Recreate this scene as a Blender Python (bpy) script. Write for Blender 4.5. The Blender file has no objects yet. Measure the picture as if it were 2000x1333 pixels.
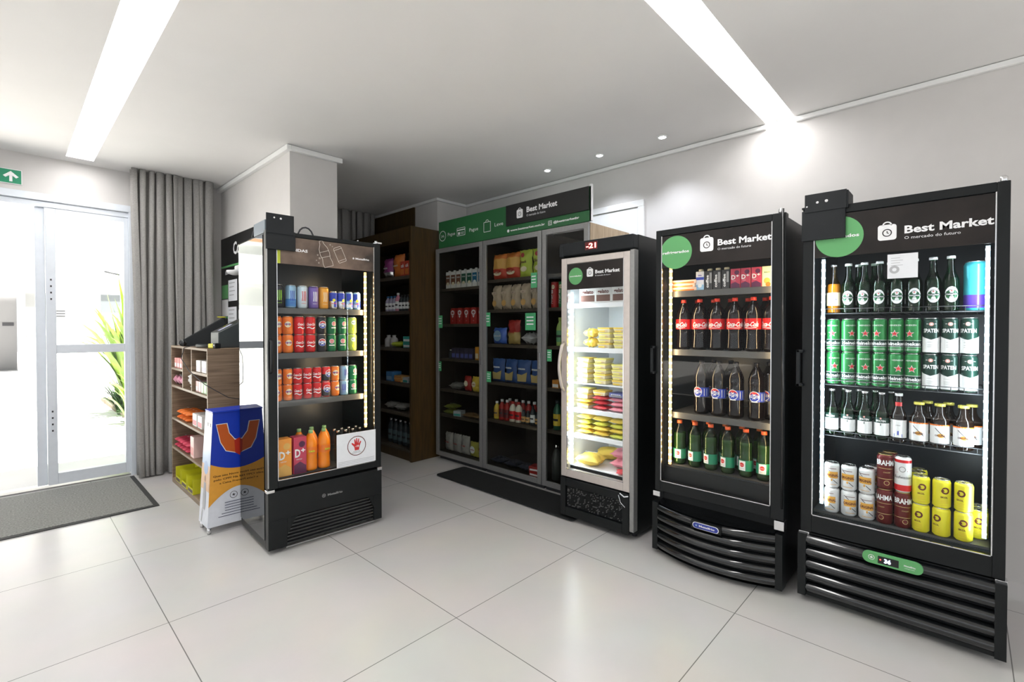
import bpy, math, random
from mathutils import Vector, Matrix
PI = math.pi
S = bpy.context.scene
COL = S.collection
rnd = random.Random(7)

# ------------------------------------------------------------------ camera
cam_d = bpy.data.cameras.new('camera')
cam = bpy.data.objects.new('camera', cam_d)
COL.objects.link(cam)
cam.location = (0, 0, 1.38)
cam.rotation_euler = (math.radians(90 - 0.8), 0, math.radians(-46.57))
cam_d.sensor_width = 36
cam_d.lens = 36 * 937.3 / 2000
cam_d.shift_y = -12.4 / 2000
cam_d.clip_start = 0.05
cam_d.clip_end = 200
S.camera = cam
# ------------------------------------------------------------------ world, sun, view
S.view_settings.view_transform = 'Standard'
S.view_settings.look = 'None'
S.view_settings.gamma = 1
S.view_settings.use_curve_mapping = False
S.view_settings.exposure = 0.93
W = bpy.data.worlds.new('sky')
S.world = W
W.use_nodes = True
W.node_tree.nodes['Background'].inputs[0].default_value = (0.93, 0.97, 1.0, 1)
W.node_tree.nodes['Background'].inputs[1].default_value = 0.58
sun_d = bpy.data.lights.new('sun', 'SUN')
sun_d.energy = 18.0
sun_d.angle = 0.02
sun_d.color = (1.0, 0.96, 0.9)
sun = bpy.data.objects.new('sun', sun_d)
sun.rotation_euler = (math.radians(17), 0, math.radians(-8))
sun.location = (0, -6, 9)
COL.objects.link(sun)
try:
    S.cycles.use_denoising = True
    S.cycles.max_bounces = 10
    S.cycles.transparent_max_bounces = 32
    S.cycles.diffuse_bounces = 5
    S.cycles.glossy_bounces = 5
    S.cycles.sample_clamp_indirect = 6
except Exception:
    pass

# ------------------------------------------------------------------ materials
MATS = {}
def mat(name, col=(.5, .5, .5), rough=.5, metal=0., emit=0., noise=0., nscale=30., spec=.5, coat=0., bump=0., bscale=200.):
    if name in MATS: return MATS[name]
    m = bpy.data.materials.new(name); m.use_nodes = True
    nt = m.node_tree; b = nt.nodes['Principled BSDF']
    b.inputs['Base Color'].default_value = (*col, 1)
    b.inputs['Roughness'].default_value = rough
    b.inputs['Metallic'].default_value = metal
    b.inputs['Specular IOR Level'].default_value = spec
    b.inputs['Coat Weight'].default_value = coat
    if emit:
        b.inputs['Emission Color'].default_value = (*col, 1)
        b.inputs['Emission Strength'].default_value = emit
    tc = nt.nodes.new('ShaderNodeTexCoord')
    if noise:
        n = nt.nodes.new('ShaderNodeTexNoise'); n.inputs['Scale'].default_value = nscale; n.inputs['Detail'].default_value = 4
        nt.links.new(tc.outputs['Object'], n.inputs['Vector'])
        r = nt.nodes.new('ShaderNodeValToRGB')
        r.color_ramp.elements[0].position = .3; r.color_ramp.elements[1].position = .7
        r.color_ramp.elements[0].color = (*[max(0, c * (1 - noise)) for c in col], 1)
        r.color_ramp.elements[1].color = (*[min(1, c * (1 + noise)) for c in col], 1)
        nt.links.new(n.outputs['Fac'], r.inputs['Fac']); nt.links.new(r.outputs['Color'], b.inputs['Base Color'])
    if bump:
        n2 = nt.nodes.new('ShaderNodeTexNoise'); n2.inputs['Scale'].default_value = bscale; n2.inputs['Detail'].default_value = 3
        nt.links.new(tc.outputs['Object'], n2.inputs['Vector'])
        bp = nt.nodes.new('ShaderNodeBump'); bp.inputs['Strength'].default_value = bump; bp.inputs['Distance'].default_value = .01
        nt.links.new(n2.outputs['Fac'], bp.inputs['Height']); nt.links.new(bp.outputs['Normal'], b.inputs['Normal'])
    MATS[name] = m
    return m

def glass(name, tint=(1, 1, 1), ior=1.45, rough=0.0):
    if name in MATS: return MATS[name]
    m = bpy.data.materials.new(name); m.use_nodes = True
    nt = m.node_tree; nt.nodes.clear()
    o = nt.nodes.new('ShaderNodeOutputMaterial'); mx = nt.nodes.new('ShaderNodeMixShader')
    t = nt.nodes.new('ShaderNodeBsdfTransparent'); g = nt.nodes.new('ShaderNodeBsdfGlossy'); f = nt.nodes.new('ShaderNodeFresnel')
    t.inputs[0].default_value = (*tint, 1); g.inputs['Roughness'].default_value = rough; f.inputs[0].default_value = ior
    geo = nt.nodes.new('ShaderNodeNewGeometry'); iv = nt.nodes.new('ShaderNodeMapRange')
    iv.inputs['To Min'].default_value = ior; iv.inputs['To Max'].default_value = 1 / ior
    nt.links.new(geo.outputs['Backfacing'], iv.inputs['Value']); nt.links.new(iv.outputs[0], f.inputs[0])
    nt.links.new(f.outputs[0], mx.inputs[0]); nt.links.new(t.outputs[0], mx.inputs[1]); nt.links.new(g.outputs[0], mx.inputs[2])
    nt.links.new(mx.outputs[0], o.inputs[0])
    MATS[name] = m
    return m

def wood(name, c1, c2, rough=.45, axis='X', scale=1.0):
    if name in MATS: return MATS[name]
    m = bpy.data.materials.new(name); m.use_nodes = True
    nt = m.node_tree; b = nt.nodes['Principled BSDF']; b.inputs['Roughness'].default_value = rough
    tc = nt.nodes.new('ShaderNodeTexCoord'); mp = nt.nodes.new('ShaderNodeMapping')
    sc = {'X': (1.0, 1.0, 24), 'Z': (14, 14, 1.2), 'Y': (14, 1.2, 14)}[axis]
    mp.inputs['Scale'].default_value = [s * scale for s in sc]
    n = nt.nodes.new('ShaderNodeTexNoise'); n.inputs['Scale'].default_value = 3; n.inputs['Detail'].default_value = 6; n.inputs['Distortion'].default_value = .6
    r = nt.nodes.new('ShaderNodeValToRGB')
    r.color_ramp.elements[0].position = .32; r.color_ramp.elements[1].position = .68
    r.color_ramp.elements[0].color = (*c1, 1); r.color_ramp.elements[1].color = (*c2, 1)
    nt.links.new(tc.outputs['Object'], mp.inputs[0]); nt.links.new(mp.outputs[0], n.inputs['Vector'])
    nt.links.new(n.outputs['Fac'], r.inputs['Fac']); nt.links.new(r.outputs['Color'], b.inputs['Base Color'])
    MATS[name] = m
    return m

def cloth(name, col, trans=.25, dark=.75):
    if name in MATS: return MATS[name]
    m = bpy.data.materials.new(name); m.use_nodes = True
    nt = m.node_tree; nt.nodes.clear()
    o = nt.nodes.new('ShaderNodeOutputMaterial'); mx = nt.nodes.new('ShaderNodeMixShader'); mx.inputs[0].default_value = trans
    d = nt.nodes.new('ShaderNodeBsdfDiffuse'); t = nt.nodes.new('ShaderNodeBsdfTranslucent')
    tc = nt.nodes.new('ShaderNodeTexCoord'); mp = nt.nodes.new('ShaderNodeMapping'); mp.inputs['Scale'].default_value = (60, 60, 260)
    n = nt.nodes.new('ShaderNodeTexNoise'); n.inputs['Scale'].default_value = 1.5; n.inputs['Detail'].default_value = 3
    r = nt.nodes.new('ShaderNodeValToRGB'); r.color_ramp.elements[0].position = .3; r.color_ramp.elements[1].position = .7
    r.color_ramp.elements[0].color = (*[c * dark for c in col], 1); r.color_ramp.elements[1].color = (*col, 1)
    nt.links.new(tc.outputs['Object'], mp.inputs[0]); nt.links.new(mp.outputs[0], n.inputs['Vector']); nt.links.new(n.outputs['Fac'], r.inputs['Fac'])
    for s in (d, t): nt.links.new(r.outputs['Color'], s.inputs['Color'])
    nt.links.new(d.outputs[0], mx.inputs[1]); nt.links.new(t.outputs[0], mx.inputs[2]); nt.links.new(mx.outputs[0], o.inputs[0])
    MATS[name] = m
    return m

def floor_mat():
    m = bpy.data.materials.new('porcelain_tiles'); m.use_nodes = True
    nt = m.node_tree; b = nt.nodes['Principled BSDF']
    tc = nt.nodes.new('ShaderNodeTexCoord'); mp = nt.nodes.new('ShaderNodeMapping')
    mp.inputs['Location'].default_value = (-0.513 / .949 + 20, -0.80 / .949 + 20, 0); mp.inputs['Scale'].default_value = (1 / .949, 1 / .949, 1)
    br = nt.nodes.new('ShaderNodeTexBrick'); br.offset = 0; br.squash = 1
    br.inputs['Scale'].default_value = 1; br.inputs['Brick Width'].default_value = 1; br.inputs['Row Height'].default_value = 1
    br.inputs['Mortar Size'].default_value = .0022; br.inputs['Mortar Smooth'].default_value = .1; br.inputs['Bias'].default_value = 0
    br.inputs['Color1'].default_value = (.62, .60, .575, 1); br.inputs['Color2'].default_value = (.635, .612, .59, 1); br.inputs['Mortar'].default_value = (.20, .19, .18, 1)
    n = nt.nodes.new('ShaderNodeTexNoise'); n.inputs['Scale'].default_value = 2.2; n.inputs['Detail'].default_value = 5
    mx = nt.nodes.new('ShaderNodeMixRGB'); mx.blend_type = 'MULTIPLY'; mx.inputs[0].default_value = .22
    nt.links.new(tc.outputs['Object'], mp.inputs[0]); nt.links.new(mp.outputs[0], br.inputs['Vector']); nt.links.new(tc.outputs['Object'], n.inputs['Vector'])
    nt.links.new(br.outputs['Color'], mx.inputs[1]); nt.links.new(n.outputs['Color'], mx.inputs[2])
    mx2 = nt.nodes.new('ShaderNodeHueSaturation'); mx2.inputs['Saturation'].default_value = .55; mx2.inputs['Value'].default_value = 1.06
    nt.links.new(mx.outputs[0], mx2.inputs['Color']); nt.links.new(mx2.outputs[0], b.inputs['Base Color'])
    b.inputs['Roughness'].default_value = .27
    b.inputs['Specular IOR Level'].default_value = .55
    return m

M_WALL = mat('wall_paint', (.62, .60, .585), .75, noise=.015, nscale=8, bump=.02, bscale=300)
M_CEIL = mat('ceiling_paint', (.80, .79, .78), .8, noise=.01, nscale=4)
M_TRIM = mat('white_trim', (.82, .82, .81), .5, noise=.01)
M_BLK = mat('black_coated_steel', (.006, .0075, .008), .36, spec=.28, noise=.1, nscale=5)
M_BLKM = mat('matt_black_steel', (.009, .011, .013), .5, spec=.3, noise=.1, nscale=20)
M_GLOSSB = mat('glossy_black_plastic', (.006, .007, .008), .12, noise=.1, nscale=9, coat=.6)
M_LINB = mat('dark_liner', (.014, .020, .026), .3, noise=.1, nscale=6)
M_LINW = mat('white_liner', (.82, .84, .85), .35, noise=.02, nscale=6)
M_MIRR = mat('polished_dark_steel', (.06, .066, .07), .03, metal=1., noise=.03, nscale=3)
M_ALU = mat('brushed_aluminium', (.30, .30, .295), .38, metal=.5, noise=.06, nscale=60)
M_WHALU = mat('white_aluminium', (.70, .74, .80), .35, metal=.1, noise=.02, nscale=20)
M_CHR = mat('chrome', (.75, .75, .76), .18, metal=1., noise=.03)
M_SHELF = mat('grey_shelf_steel', (.09, .09, .088), .4, metal=.3, noise=.05)
M_WIRE = mat('black_wire', (.02, .022, .024), .4, noise=.05)
M_WHT = mat('white_print', (.85, .85, .86), .5, noise=.01)
M_PAPER = mat('paper', (.80, .82, .85), .7, noise=.02)
M_INK = mat('ink', (.03, .03, .035), .6, noise=.02)
M_GREEN = mat('sign_green', (.018, .125, .038), .5, noise=.04, nscale=4)
M_LGREEN = mat('disc_green', (.115, .38, .135), .5, noise=.05, nscale=6)
M_SIGNB = mat('sign_black', (.006, .006, .006), .45, noise=.05)
M_HEAD = mat('header_brown_black', (.015, .011, .0095), .4, spec=.3, noise=.35, nscale=7)
M_GLASS = glass('clear_door_glass', (.985, .99, .99), 1.2)
M_DGLASS = glass('cabinet_door_glass', (.84, .85, .84), 1.25)
M_WGLASS = glass('window_glass', (.97, .99, .98), 1.4)
M_LED_C = mat('led_cool', (.85, .95, 1.0), .4, emit=9)
M_LED_W = mat('led_warm', (1.0, .70, .34), .4, emit=15)
M_LEDS_C = mat('led_rail_cool', (.55, .82, .95), .4, emit=1.0)
M_LEDS_W = mat('led_rail_warm', (1.0, .58, .20), .4, emit=1.3)
M_STRIP = mat('ceiling_light_diffuser', (1, .99, .98), .5, emit=8)
M_DOWN = mat('downlight_bulb', (.9, .95, 1), .5, emit=25)
M_FLOOR = floor_mat()
M_OAK = wood('oak_laminate', (.165, .108, .066), (.30, .215, .145), .5, 'X')
M_OAKZ = wood('oak_laminate_upright', (.30, .215, .13), (.46, .35, .23), .5, 'Z')
M_WALN = wood('brown_laminate', (.040, .021, .004), (.072, .038, .007), .45, 'Z')
M_DARKW = wood('dark_shelf_laminate', (.055, .042, .03), (.09, .072, .052), .5, 'Y')
M_CINT = mat('cabinet_dark_interior', (.035, .028, .022), .6, noise=.15, nscale=6)
M_CURT = cloth('linen_curtain', (.60, .585, .565), .35, .68)
M_RED = mat('red_print', (.62, .03, .03), .4, noise=.03)
M_SILV = mat('can_silver', (.72, .72, .72), .25, metal=.9, noise=.04)
M_GOLD = mat('can_gold', (.62, .48, .22), .3, metal=.9, noise=.04)

# ------------------------------------------------------------------ mesh builder
def fontgeo(s, bold, cache={}):
    k = (s, bold)
    if k in cache: return cache[k]
    c = bpy.data.curves.new('t', 'FONT'); c.body = s; c.size = 1; c.resolution_u = 2
    c.offset = .030 if bold else 0
    o = bpy.data.objects.new('t', c); COL.objects.link(o)
    bpy.context.view_layer.update()
    me = o.to_mesh()
    v = [(p.co.x, p.co.y) for p in me.vertices]; f = [tuple(p.vertices) for p in me.polygons]
    o.to_mesh_clear()
    bpy.data.objects.remove(o); bpy.data.curves.remove(c)
    xs = [p[0] for p in v]; x0, x1 = min(xs), max(xs)
    cache[k] = ([(x - x0, y) for x, y in v], f, x1 - x0)
    return cache[k]

class MB:
    def __init__(s): s.v = []; s.f = []; s.mi = []; s.sm = []; s.ms = []
    def m(s, m):
        if m not in s.ms: s.ms.append(m)
        return s.ms.index(m)
    def add(s, vs, fs, m, smooth=False):
        o = len(s.v); k = s.m(m); s.v += [tuple(v) for v in vs]
        for f in fs: s.f.append([i + o for i in f]); s.mi.append(k); s.sm.append(smooth)
    def box(s, x0, x1, y0, y1, z0, z1, m):
        x0, x1 = sorted((x0, x1)); y0, y1 = sorted((y0, y1)); z0, z1 = sorted((z0, z1))
        v = [(x, y, z) for z in (z0, z1) for y in (y0, y1) for x in (x0, x1)]
        s.add(v, [(0, 2, 3, 1), (4, 5, 7, 6), (0, 1, 5, 4), (2, 6, 7, 3), (0, 4, 6, 2), (1, 3, 7, 5)], m); return s
    def lathe(s, prof, m, seg=20, c=(0, 0), ms=None, smooth=True):
        # prof: (r,z); ms: material per ring
        n = len(prof); vs = []
        for r, z in prof:
            for i in range(seg):
                a = 2 * PI * i / seg; vs.append((c[0] + r * math.sin(a), c[1] - r * math.cos(a), z))
        o = len(s.v); s.v += vs
        for j in range(n - 1):
            k = s.m(ms[j] if ms else m)
            for i in range(seg):
                i2 = (i + 1) % seg
                s.f.append([o + j * seg + i, o + j * seg + i2, o + (j + 1) * seg + i2, o + (j + 1) * seg + i]); s.mi.append(k); s.sm.append(smooth)
        s.f.append([o + i for i in range(seg)][::-1]); s.mi.append(s.m(ms[0] if ms else m)); s.sm.append(False)
        s.f.append([o + (n - 1) * seg + i for i in range(seg)]); s.mi.append(s.m(ms[-1] if ms else m)); s.sm.append(False)
        return s
    def tube(s, pts, r, m, seg=8):
        pts = [Vector(p) for p in pts]; rings = []
        for i, p in enumerate(pts):
            d = (pts[min(i + 1, len(pts) - 1)] - pts[max(i - 1, 0)]).normalized()
            u = d.orthogonal().normalized() if i == 0 else (up - d * up.dot(d)).normalized()
            up = u; w = d.cross(u)
            rings.append([p + (u * math.cos(2 * PI * k / seg) + w * math.sin(2 * PI * k / seg)) * r for k in range(seg)])
        vs = [v for rg in rings for v in rg]; fs = []
        for j in range(len(pts) - 1):
            for k in range(seg):
                k2 = (k + 1) % seg; fs.append((j * seg + k, j * seg + k2, (j + 1) * seg + k2, (j + 1) * seg + k))
        fs.append(tuple(range(seg))[::-1]); fs.append(tuple((len(pts) - 1) * seg + k for k in range(seg)))
        s.add(vs, fs, m, True); return s
    def prism(s, poly, y0, y1, m):
        # polygon in x,z, extruded in y
        n = len(poly)
        vs = [(x, y0, z) for x, z in poly] + [(x, y1, z) for x, z in poly]
        fs = [tuple(range(n)), tuple(range(2 * n - 1, n - 1, -1))] + [(i, i + n, (i + 1) % n + n, (i + 1) % n) for i in range(n)]
        s.add(vs, fs, m); return s
    # ---- flat print on the front (local -y) face, optionally bent round a cylinder of radius R
    def _pt(s, x, z, y, R, a0):
        if R is None: return (x, y, z)
        a = x / R + a0
        return (R * math.sin(a), -R * math.cos(a), z)
    def quad(s, x0, x1, z0, z1, m, y=0, R=None, a0=0):
        n = 1 if R is None else max(1, int(abs(x1 - x0) / (R * .3)) + 1)
        vs = []; fs = []
        for i in range(n + 1):
            x = x0 + (x1 - x0) * i / n
            vs += [s._pt(x, z0, y, R, a0), s._pt(x, z1, y, R, a0)]
        for i in range(n): fs.append((2 * i, 2 * i + 2, 2 * i + 3, 2 * i + 1))
        s.add(vs, fs, m, R is not None); return s
    def fan(s, pts, m, y=0, R=None, a0=0, c=None):
        if c is None: c = (sum(p[0] for p in pts) / len(pts), sum(p[1] for p in pts) / len(pts))
        vs = [s._pt(c[0], c[1], y, R, a0)] + [s._pt(p[0], p[1], y, R, a0) for p in pts]
        n = len(pts); s.add(vs, [(0, i + 1, (i + 1) % n + 1) for i in range(n)], m); return s
    def disc(s, x, z, r, m, y=0, R=None, a0=0, n=20, rz=None):
        rz = rz or r
        return s.fan([(x + r * math.cos(2 * PI * i / n), z + rz * math.sin(2 * PI * i / n)) for i in range(n)], m, y, R, a0, (x, z))
    def ring(s, x, z, r0, r1, m, y=0, R=None, a0=0, n=24, a=(0, 2 * PI)):
        vs = []
        for i in range(n + 1):
            t = a[0] + (a[1] - a[0]) * i / n
            for r in (r0, r1): vs.append(s._pt(x + r * math.cos(t), z + r * math.sin(t), y, R, a0))
        s.add(vs, [(2 * i, 2 * i + 1, 2 * i + 3, 2 * i + 2) for i in range(n)], m); return s
    def star(s, x, z, r, m, y=0, R=None, a0=0):
        return s.fan([(x + (r if i % 2 == 0 else r * .40) * math.sin(PI * i / 5), z + (r if i % 2 == 0 else r * .40) * math.cos(PI * i / 5)) for i in range(10)], m, y, R, a0, (x, z))
    def line(s, pts, w, m, y=0, R=None, a0=0):
        for (xa, za), (xb, zb) in zip(pts, pts[1:]):
            dx, dz = xb - xa, zb - za; L = math.hypot(dx, dz) or 1; nx, nz = -dz / L * w / 2, dx / L * w / 2
            s.add([s._pt(xa + nx, za + nz, y, R, a0), s._pt(xa - nx, za - nz, y, R, a0), s._pt(xb - nx, zb - nz, y, R, a0), s._pt(xb + nx, zb + nz, y, R, a0)], [(0, 1, 2, 3)], m)
        return s
    def text(s, t, x, z, h, m, y=0, w=None, align='l', R=None, a0=0, bold=False, vert=False, shear=0):
        v, f, tw = fontgeo(t, bold); k = h / .72; kx = k if w is None else w / tw
        W_ = tw * kx; off = {'l': 0, 'c': -W_ / 2, 'r': -W_}[align]
        vs = []
        for a, b in v:
            u, q = a * kx + off + b * k * shear, b * k
            if vert: u, q = -q, u
            vs.append(s._pt(x + u, z + q, y, R, a0))
        s.add(vs, f, m); return s
    def xf(s, M):
        s.v = [tuple(M @ Vector(v)) for v in s.v]; return s
    def build(s, name, parent=None, bevel=0, loc=None, rz=0, seg=2):
        me = bpy.data.meshes.new(name); me.from_pydata(s.v, [], s.f)
        for m in s.ms: me.materials.append(m)
        for p, k, sm in zip(me.polygons, s.mi, s.sm): p.material_index = k; p.use_smooth = sm
        me.update()
        o = bpy.data.objects.new(name, me); COL.objects.link(o)
        if parent: o.parent = parent
        if loc: o.location = loc
        o.rotation_euler.z = rz
        if bevel:
            b = o.modifiers.new('bevel', 'BEVEL'); b.width = bevel; b.segments = seg; b.limit_method = 'ANGLE'; b.angle_limit = math.radians(50)
        return o

def tag(o, label, cat, group=None):
    for a_ in (' from the ', ' of the ', ' in the ', ' on the ', ' with the '):
        if len(label.split()) > 16: label = label.replace(a_, a_.replace(' the', ''))
    o['label'] = label; o['category'] = cat
    if group: o['group'] = group
    return o
def empty(name, loc=(0, 0, 0), rz=0):
    o = bpy.data.objects.new(name, None); COL.objects.link(o); o.location = loc; o.rotation_euler.z = rz; o.empty_display_size = .05
    return o
def thing(name, label, cat, loc=(0, 0, 0), rz=0, group=None): return tag(empty(name, loc, rz), label, cat, group)
def struct(name, mb, bevel=0, parent=None):
    o = mb.build(name, parent, bevel)
    if not parent: o['kind'] = 'structure'
    return o
def copy_tree(o, parent=None):
    c = o.copy(); COL.objects.link(c); c.parent = parent
    for ch in list(o.children): copy_tree(ch, c)
    return c
PROTO = {}; USED = set()
def put(key, loc, label, cat, group=None, rz=0):
    """the first use builds the item, later uses copy it with its parts"""
    if key not in PROTO: PROTO[key] = ITEMS[key]()
    p = PROTO[key]
    o = copy_tree(p) if key in USED else p
    USED.add(key)
    o.location = loc; o.rotation_euler.z = rz
    if 'group' in o and not group: del o['group']
    return tag(o, label, cat, group)
ORD = ['first', 'second', 'third', 'fourth', 'fifth', 'sixth', 'seventh', 'eighth', 'ninth', 'tenth', 'eleventh']
RW = -PI / 2          # things facing the room from the right wall

# ================================================================== ROOM
HC = 2.831
XR = 3.76; YD = 5.69
m = MB().box(-4.2, 3.96, -4, 5.90, -.12, 0, M_FLOOR); struct('floor', m)
m = MB()
for b in ((-4.2, .367, -4, YD), (.367, .545, 5.53, YD), (.367, .545, -4, .867), (.545, 4.0, 1.048, YD), (.545, 4.0, -4, .867)):
    m.box(b[0], b[1], b[2], b[3], HC, HC + .10, M_CEIL)
m.box(-4.2, 4.0, -4, 5.9, HC + .10, HC + .2, M_CEIL)
struct('ceiling', m)
struct('wall_right', MB().box(XR, 3.96, -4, 4.30, 0, HC, M_WALL))
struct('wall_alcove', MB().box(3.33, 3.96, 4.30, YD, 0, HC, M_WALL))
struct('wall_cladding', MB().box(3.312, 3.33, 4.72, YD, 0, HC - .03, M_WALN))
struct('wall_pillar', MB().box(1.57, 1.965, 3.92, YD, 0, HC, M_WALL))
m = MB().box(.84, 3.96, YD, 5.89, 0, HC, M_WALL).box(-1.6, .84, YD, 5.89, 2.515, HC, M_WALL).box(-4.2, -1.6, YD, 5.89, 0, HC, M_WALL)
struct('wall_back', m)
# cornice
def cornice(name, x0, x1, y0, y1):
    m = MB().box(x0, x1, y0, y1, HC - .035, HC - .004, M_TRIM); struct(name, m, .004)
cornice('trim_1', XR - .03, XR, 1.05, 4.30)
cornice('trim_2', XR - .03, XR, -4, .865)
cornice('trim_3', 3.30, XR - .03, 4.27, 4.30)
cornice('trim_4', 3.30, 3.33, 4.30, YD)
m = MB().box(1.535, 1.57, 3.885, YD, HC - .045, HC - .004, M_TRIM).box(1.57, 2.0, 3.885, 3.92, HC - .045, HC - .004, M_TRIM)
struct('trim_5', m, .004)

# ceiling light strips
t = thing('ceiling_light', 'long recessed white light strip running toward the glass entrance door', 'light', (.456, 3.2, HC + .06), 0, 'recessed ceiling light strips')
MB().box(-.088, .088, -2.33, 2.33, 0, .012, M_STRIP).build('diffuser', t)
t = thing('ceiling_light', 'recessed white light strip running across the ceiling to the right wall', 'light', (2.15, .9575, HC + .06), 0, 'recessed ceiling light strips')
MB().box(-1.604, 1.608, -.09, .09, 0, .012, M_STRIP).build('diffuser', t)
for i, y in enumerate((2.80, 2.241, 1.683)):
    t = thing('downlight', 'small round recessed spotlight, ' + ('farthest of the three, above the green sign', 'middle one of the three in the ceiling', 'nearest one to the long light strip')[i], 'light', (3.43, y, HC - .012), 0, 'small round ceiling spotlights')
    m = MB(); m.lathe([(.024, .006), (.026, 0), (.036, 0), (.040, .010)], M_TRIM, 24); m.build('rim', t)
    m = MB(); m.lathe([(.001, -.004), (.016, -.003), (.022, 0), (.022, .005)], M_DOWN, 16); m.build('bulb', t)
    d = bpy.data.lights.new('downlight_lamp', 'SPOT'); d.energy = 13; d.spot_size = math.radians(115); d.spot_blend = .8; d.color = (.86, .9, 1.0); d.shadow_soft_size = .03
    o = bpy.data.objects.new('lamp', d); COL.objects.link(o); o.parent = t; o.location = (0, 0, -.02)

# ---- entrance door
d1 = empty('door_1', (0, YD, 0)); d1['kind'] = 'structure'
F = M_WHALU
m = MB().box(-1.6, .84, -.03, .10, 2.455, 2.515, F).box(.80, .84, -.03, .10, 0, 2.455, F).box(-1.6, .80, -.01, .06, 2.405, 2.45, F).box(-1.6, -1.55, -.03, .10, 0, 2.455, F)
m.build('door_frame', d1, .003)
m = MB().box(.178, .24, .03, .07, .03, 2.404, F).box(.242, .305, -.005, .045, .03, 2.404, F).box(.765, .80, -.005, .045, .03, 2.404, F)
m.box(.305, .765, -.005, .045, 2.36, 2.404, F).box(.305, .765, -.005, .045, 1.16, 1.235, F).box(.305, .765, -.005, .045, .03, .125, F)
m.build('door_leaf', d1, .003)
m = MB().box(.305, .765, .015, .021, .125, 1.16, M_WGLASS).box(.305, .765, .015, .021, 1.235, 2.36, M_WGLASS); m.build('glass_panel', d1)
m = MB()
for z0 in (1.60, .47):
    m.box(.262, .285, -.009, -.0045, z0, z0 + .24, M_WHALU)
    for k in range(4): m.box(.268, .279, -.011, -.009, z0 + .02 + k * .055, z0 + .035 + k * .055, M_INK)
m.build('lock', d1)
MB().box(-1.55, .8, .0, .09, .0, .012, M_ALU).build('threshold', d1)

# white service door behind the freezer
d2 = empty('door_2', (XR, 2.27, 0)); d2['kind'] = 'structure'
MB().box(-.022, 0, -.27, .42, 2.42, 2.475, M_TRIM).box(-.022, 0, -.27, -.215, 0, 2.42, M_TRIM).box(-.022, 0, .37, .42, 0, 2.42, M_TRIM).build('door_frame', d2, .003)
MB().box(-.012, 0, -.212, .367, 0, 2.417, M_TRIM).build('door_leaf', d2, .002)

# ---- curtains
def curtain(label, x0, x1, y, z0, z1, folds, amp, seed, mtl, group=None):
    r = random.Random(seed); rows = 16; wd_ = [r.uniform(.45, 1.6) for _ in range(folds)]; tot = sum(wd_)
    am = [r.uniform(.45, 1.25) for _ in range(folds + 1)]; sk = [r.uniform(-.35, .35) for _ in range(folds + 1)]; sw = [r.uniform(-.02, .02) for _ in range(folds + 1)]
    per = 16; vs = []; n = folds * per
    for j in range(rows + 1):
        q = j / rows
        for i in range(n + 1):
            k = min(folds - 1, i // per); f = (i - k * per) / per; bx = sum(wd_[:k]) / tot; u = bx + wd_[k] / tot * f
            a = am[k] * (1 - f) + am[k + 1] * f; st = sw[k] * (1 - f) + sw[k + 1] * f
            g = f + sk[k] * math.sin(2 * PI * f) / (2 * PI) * 1.6
            yy = y + amp * a * (.8 + .35 * (1 - q)) * (math.cos(2 * PI * g) + .22 * math.cos(4 * PI * g + k)) + .010 * math.sin(7 * q + k)
            xx = x0 + (x1 - x0) * u + .016 * math.sin(4 * PI * g) + st * (1 - q) * 1.5 + .006 * math.sin(5 * q + k * 1.3)
            vs.append((xx, yy, z0 + (z1 - z0) * q))
    fs = [(j * (n + 1) + i, j * (n + 1) + i + 1, (j + 1) * (n + 1) + i + 1, (j + 1) * (n + 1) + i) for j in range(rows) for i in range(n)]
    m = MB(); m.add(vs, fs, mtl, True); o = m.build('curtain')
    s = o.modifiers.new('solid', 'SOLIDIFY'); s.thickness = .0015
    return tag(o, label, 'curtain', group)
curtain('long grey beige linen curtain hanging in folds beside the glass entrance door', .80, 1.465, 5.50, .015, HC - .004, 11, .055, 3, M_CURT, 'linen curtains')
curtain('dark end of linen curtain in the recess behind the pillar', 2.30, 3.28, 5.52, .015, HC - .004, 11, .05, 8, M_CURT, 'linen curtains')

# ---- exit sign above the door
t = thing('exit_sign', 'green and white exit sign with arrow above the entrance door', 'sign', (-.06, YD - .012, 2.62))
MB().box(-.17, .17, 0, .010, -.06, .06, M_WHT).build('board', t, .002)
m = MB().quad(-.165, .165, -.055, .055, mat('exit_green', (.01, .26, .13), .4), -.0015).build('panel', t)
m = MB(); W2 = M_WHT
m.fan([(.15, .0), (.105, .042), (.06, 0), (.075, -.012), (.096, .008), (.096, -.042), (.114, -.042), (.114, .008), (.135, -.012)], W2, -.003, c=(.105, .01))
m.text('SAÍDA', -.155, -.017, .034, W2, -.003, w=.19, bold=True)
m.build('lettering', t)

# ---- mats
t = thing('door_mat', 'grey textured entrance mat with dark rubber edge lying before the glass door', 'mat', (-.5, 5.06, 0))
MB().box(-1.5, 1.31, -.53, .55, .0005, .007, mat('mat_rubber', (.03, .03, .03), .6)).build('border', t)
MB().box(-1.47, 1.275, -.50, .55, .002, .011, mat('grey_carpet', (.27, .27, .255), .95, noise=.35, nscale=90, bump=.6, bscale=260)).build('pile', t)
t = thing('floor_mat', 'black rubber floor mat with faded lettering in front of the glass door cabinets', 'mat', (2.92, 2.8, 0))
poly = []
for cx, cy, a in ((.17, -.75, -90), (.17, .76, 0), (-.17, .76, 90), (-.17, -.75, 180)):
    for k in range(5):
        q = math.radians(a + k * 22.5); poly.append((cx * .85 + .03 * math.cos(q), cy + .03 * math.sin(q)))
m = MB().prism(poly, 0, .008, mat('black_rubber', (.008, .009, .009), .8, noise=.2, nscale=60))
m.xf(Matrix.Translation((0, 0, .009)) @ Matrix.Rotation(PI / 2, 4, 'X')); m.build('mat', t)
m = MB(); MF = mat('faded_print', (.07, .07, .07), .8)
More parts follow.
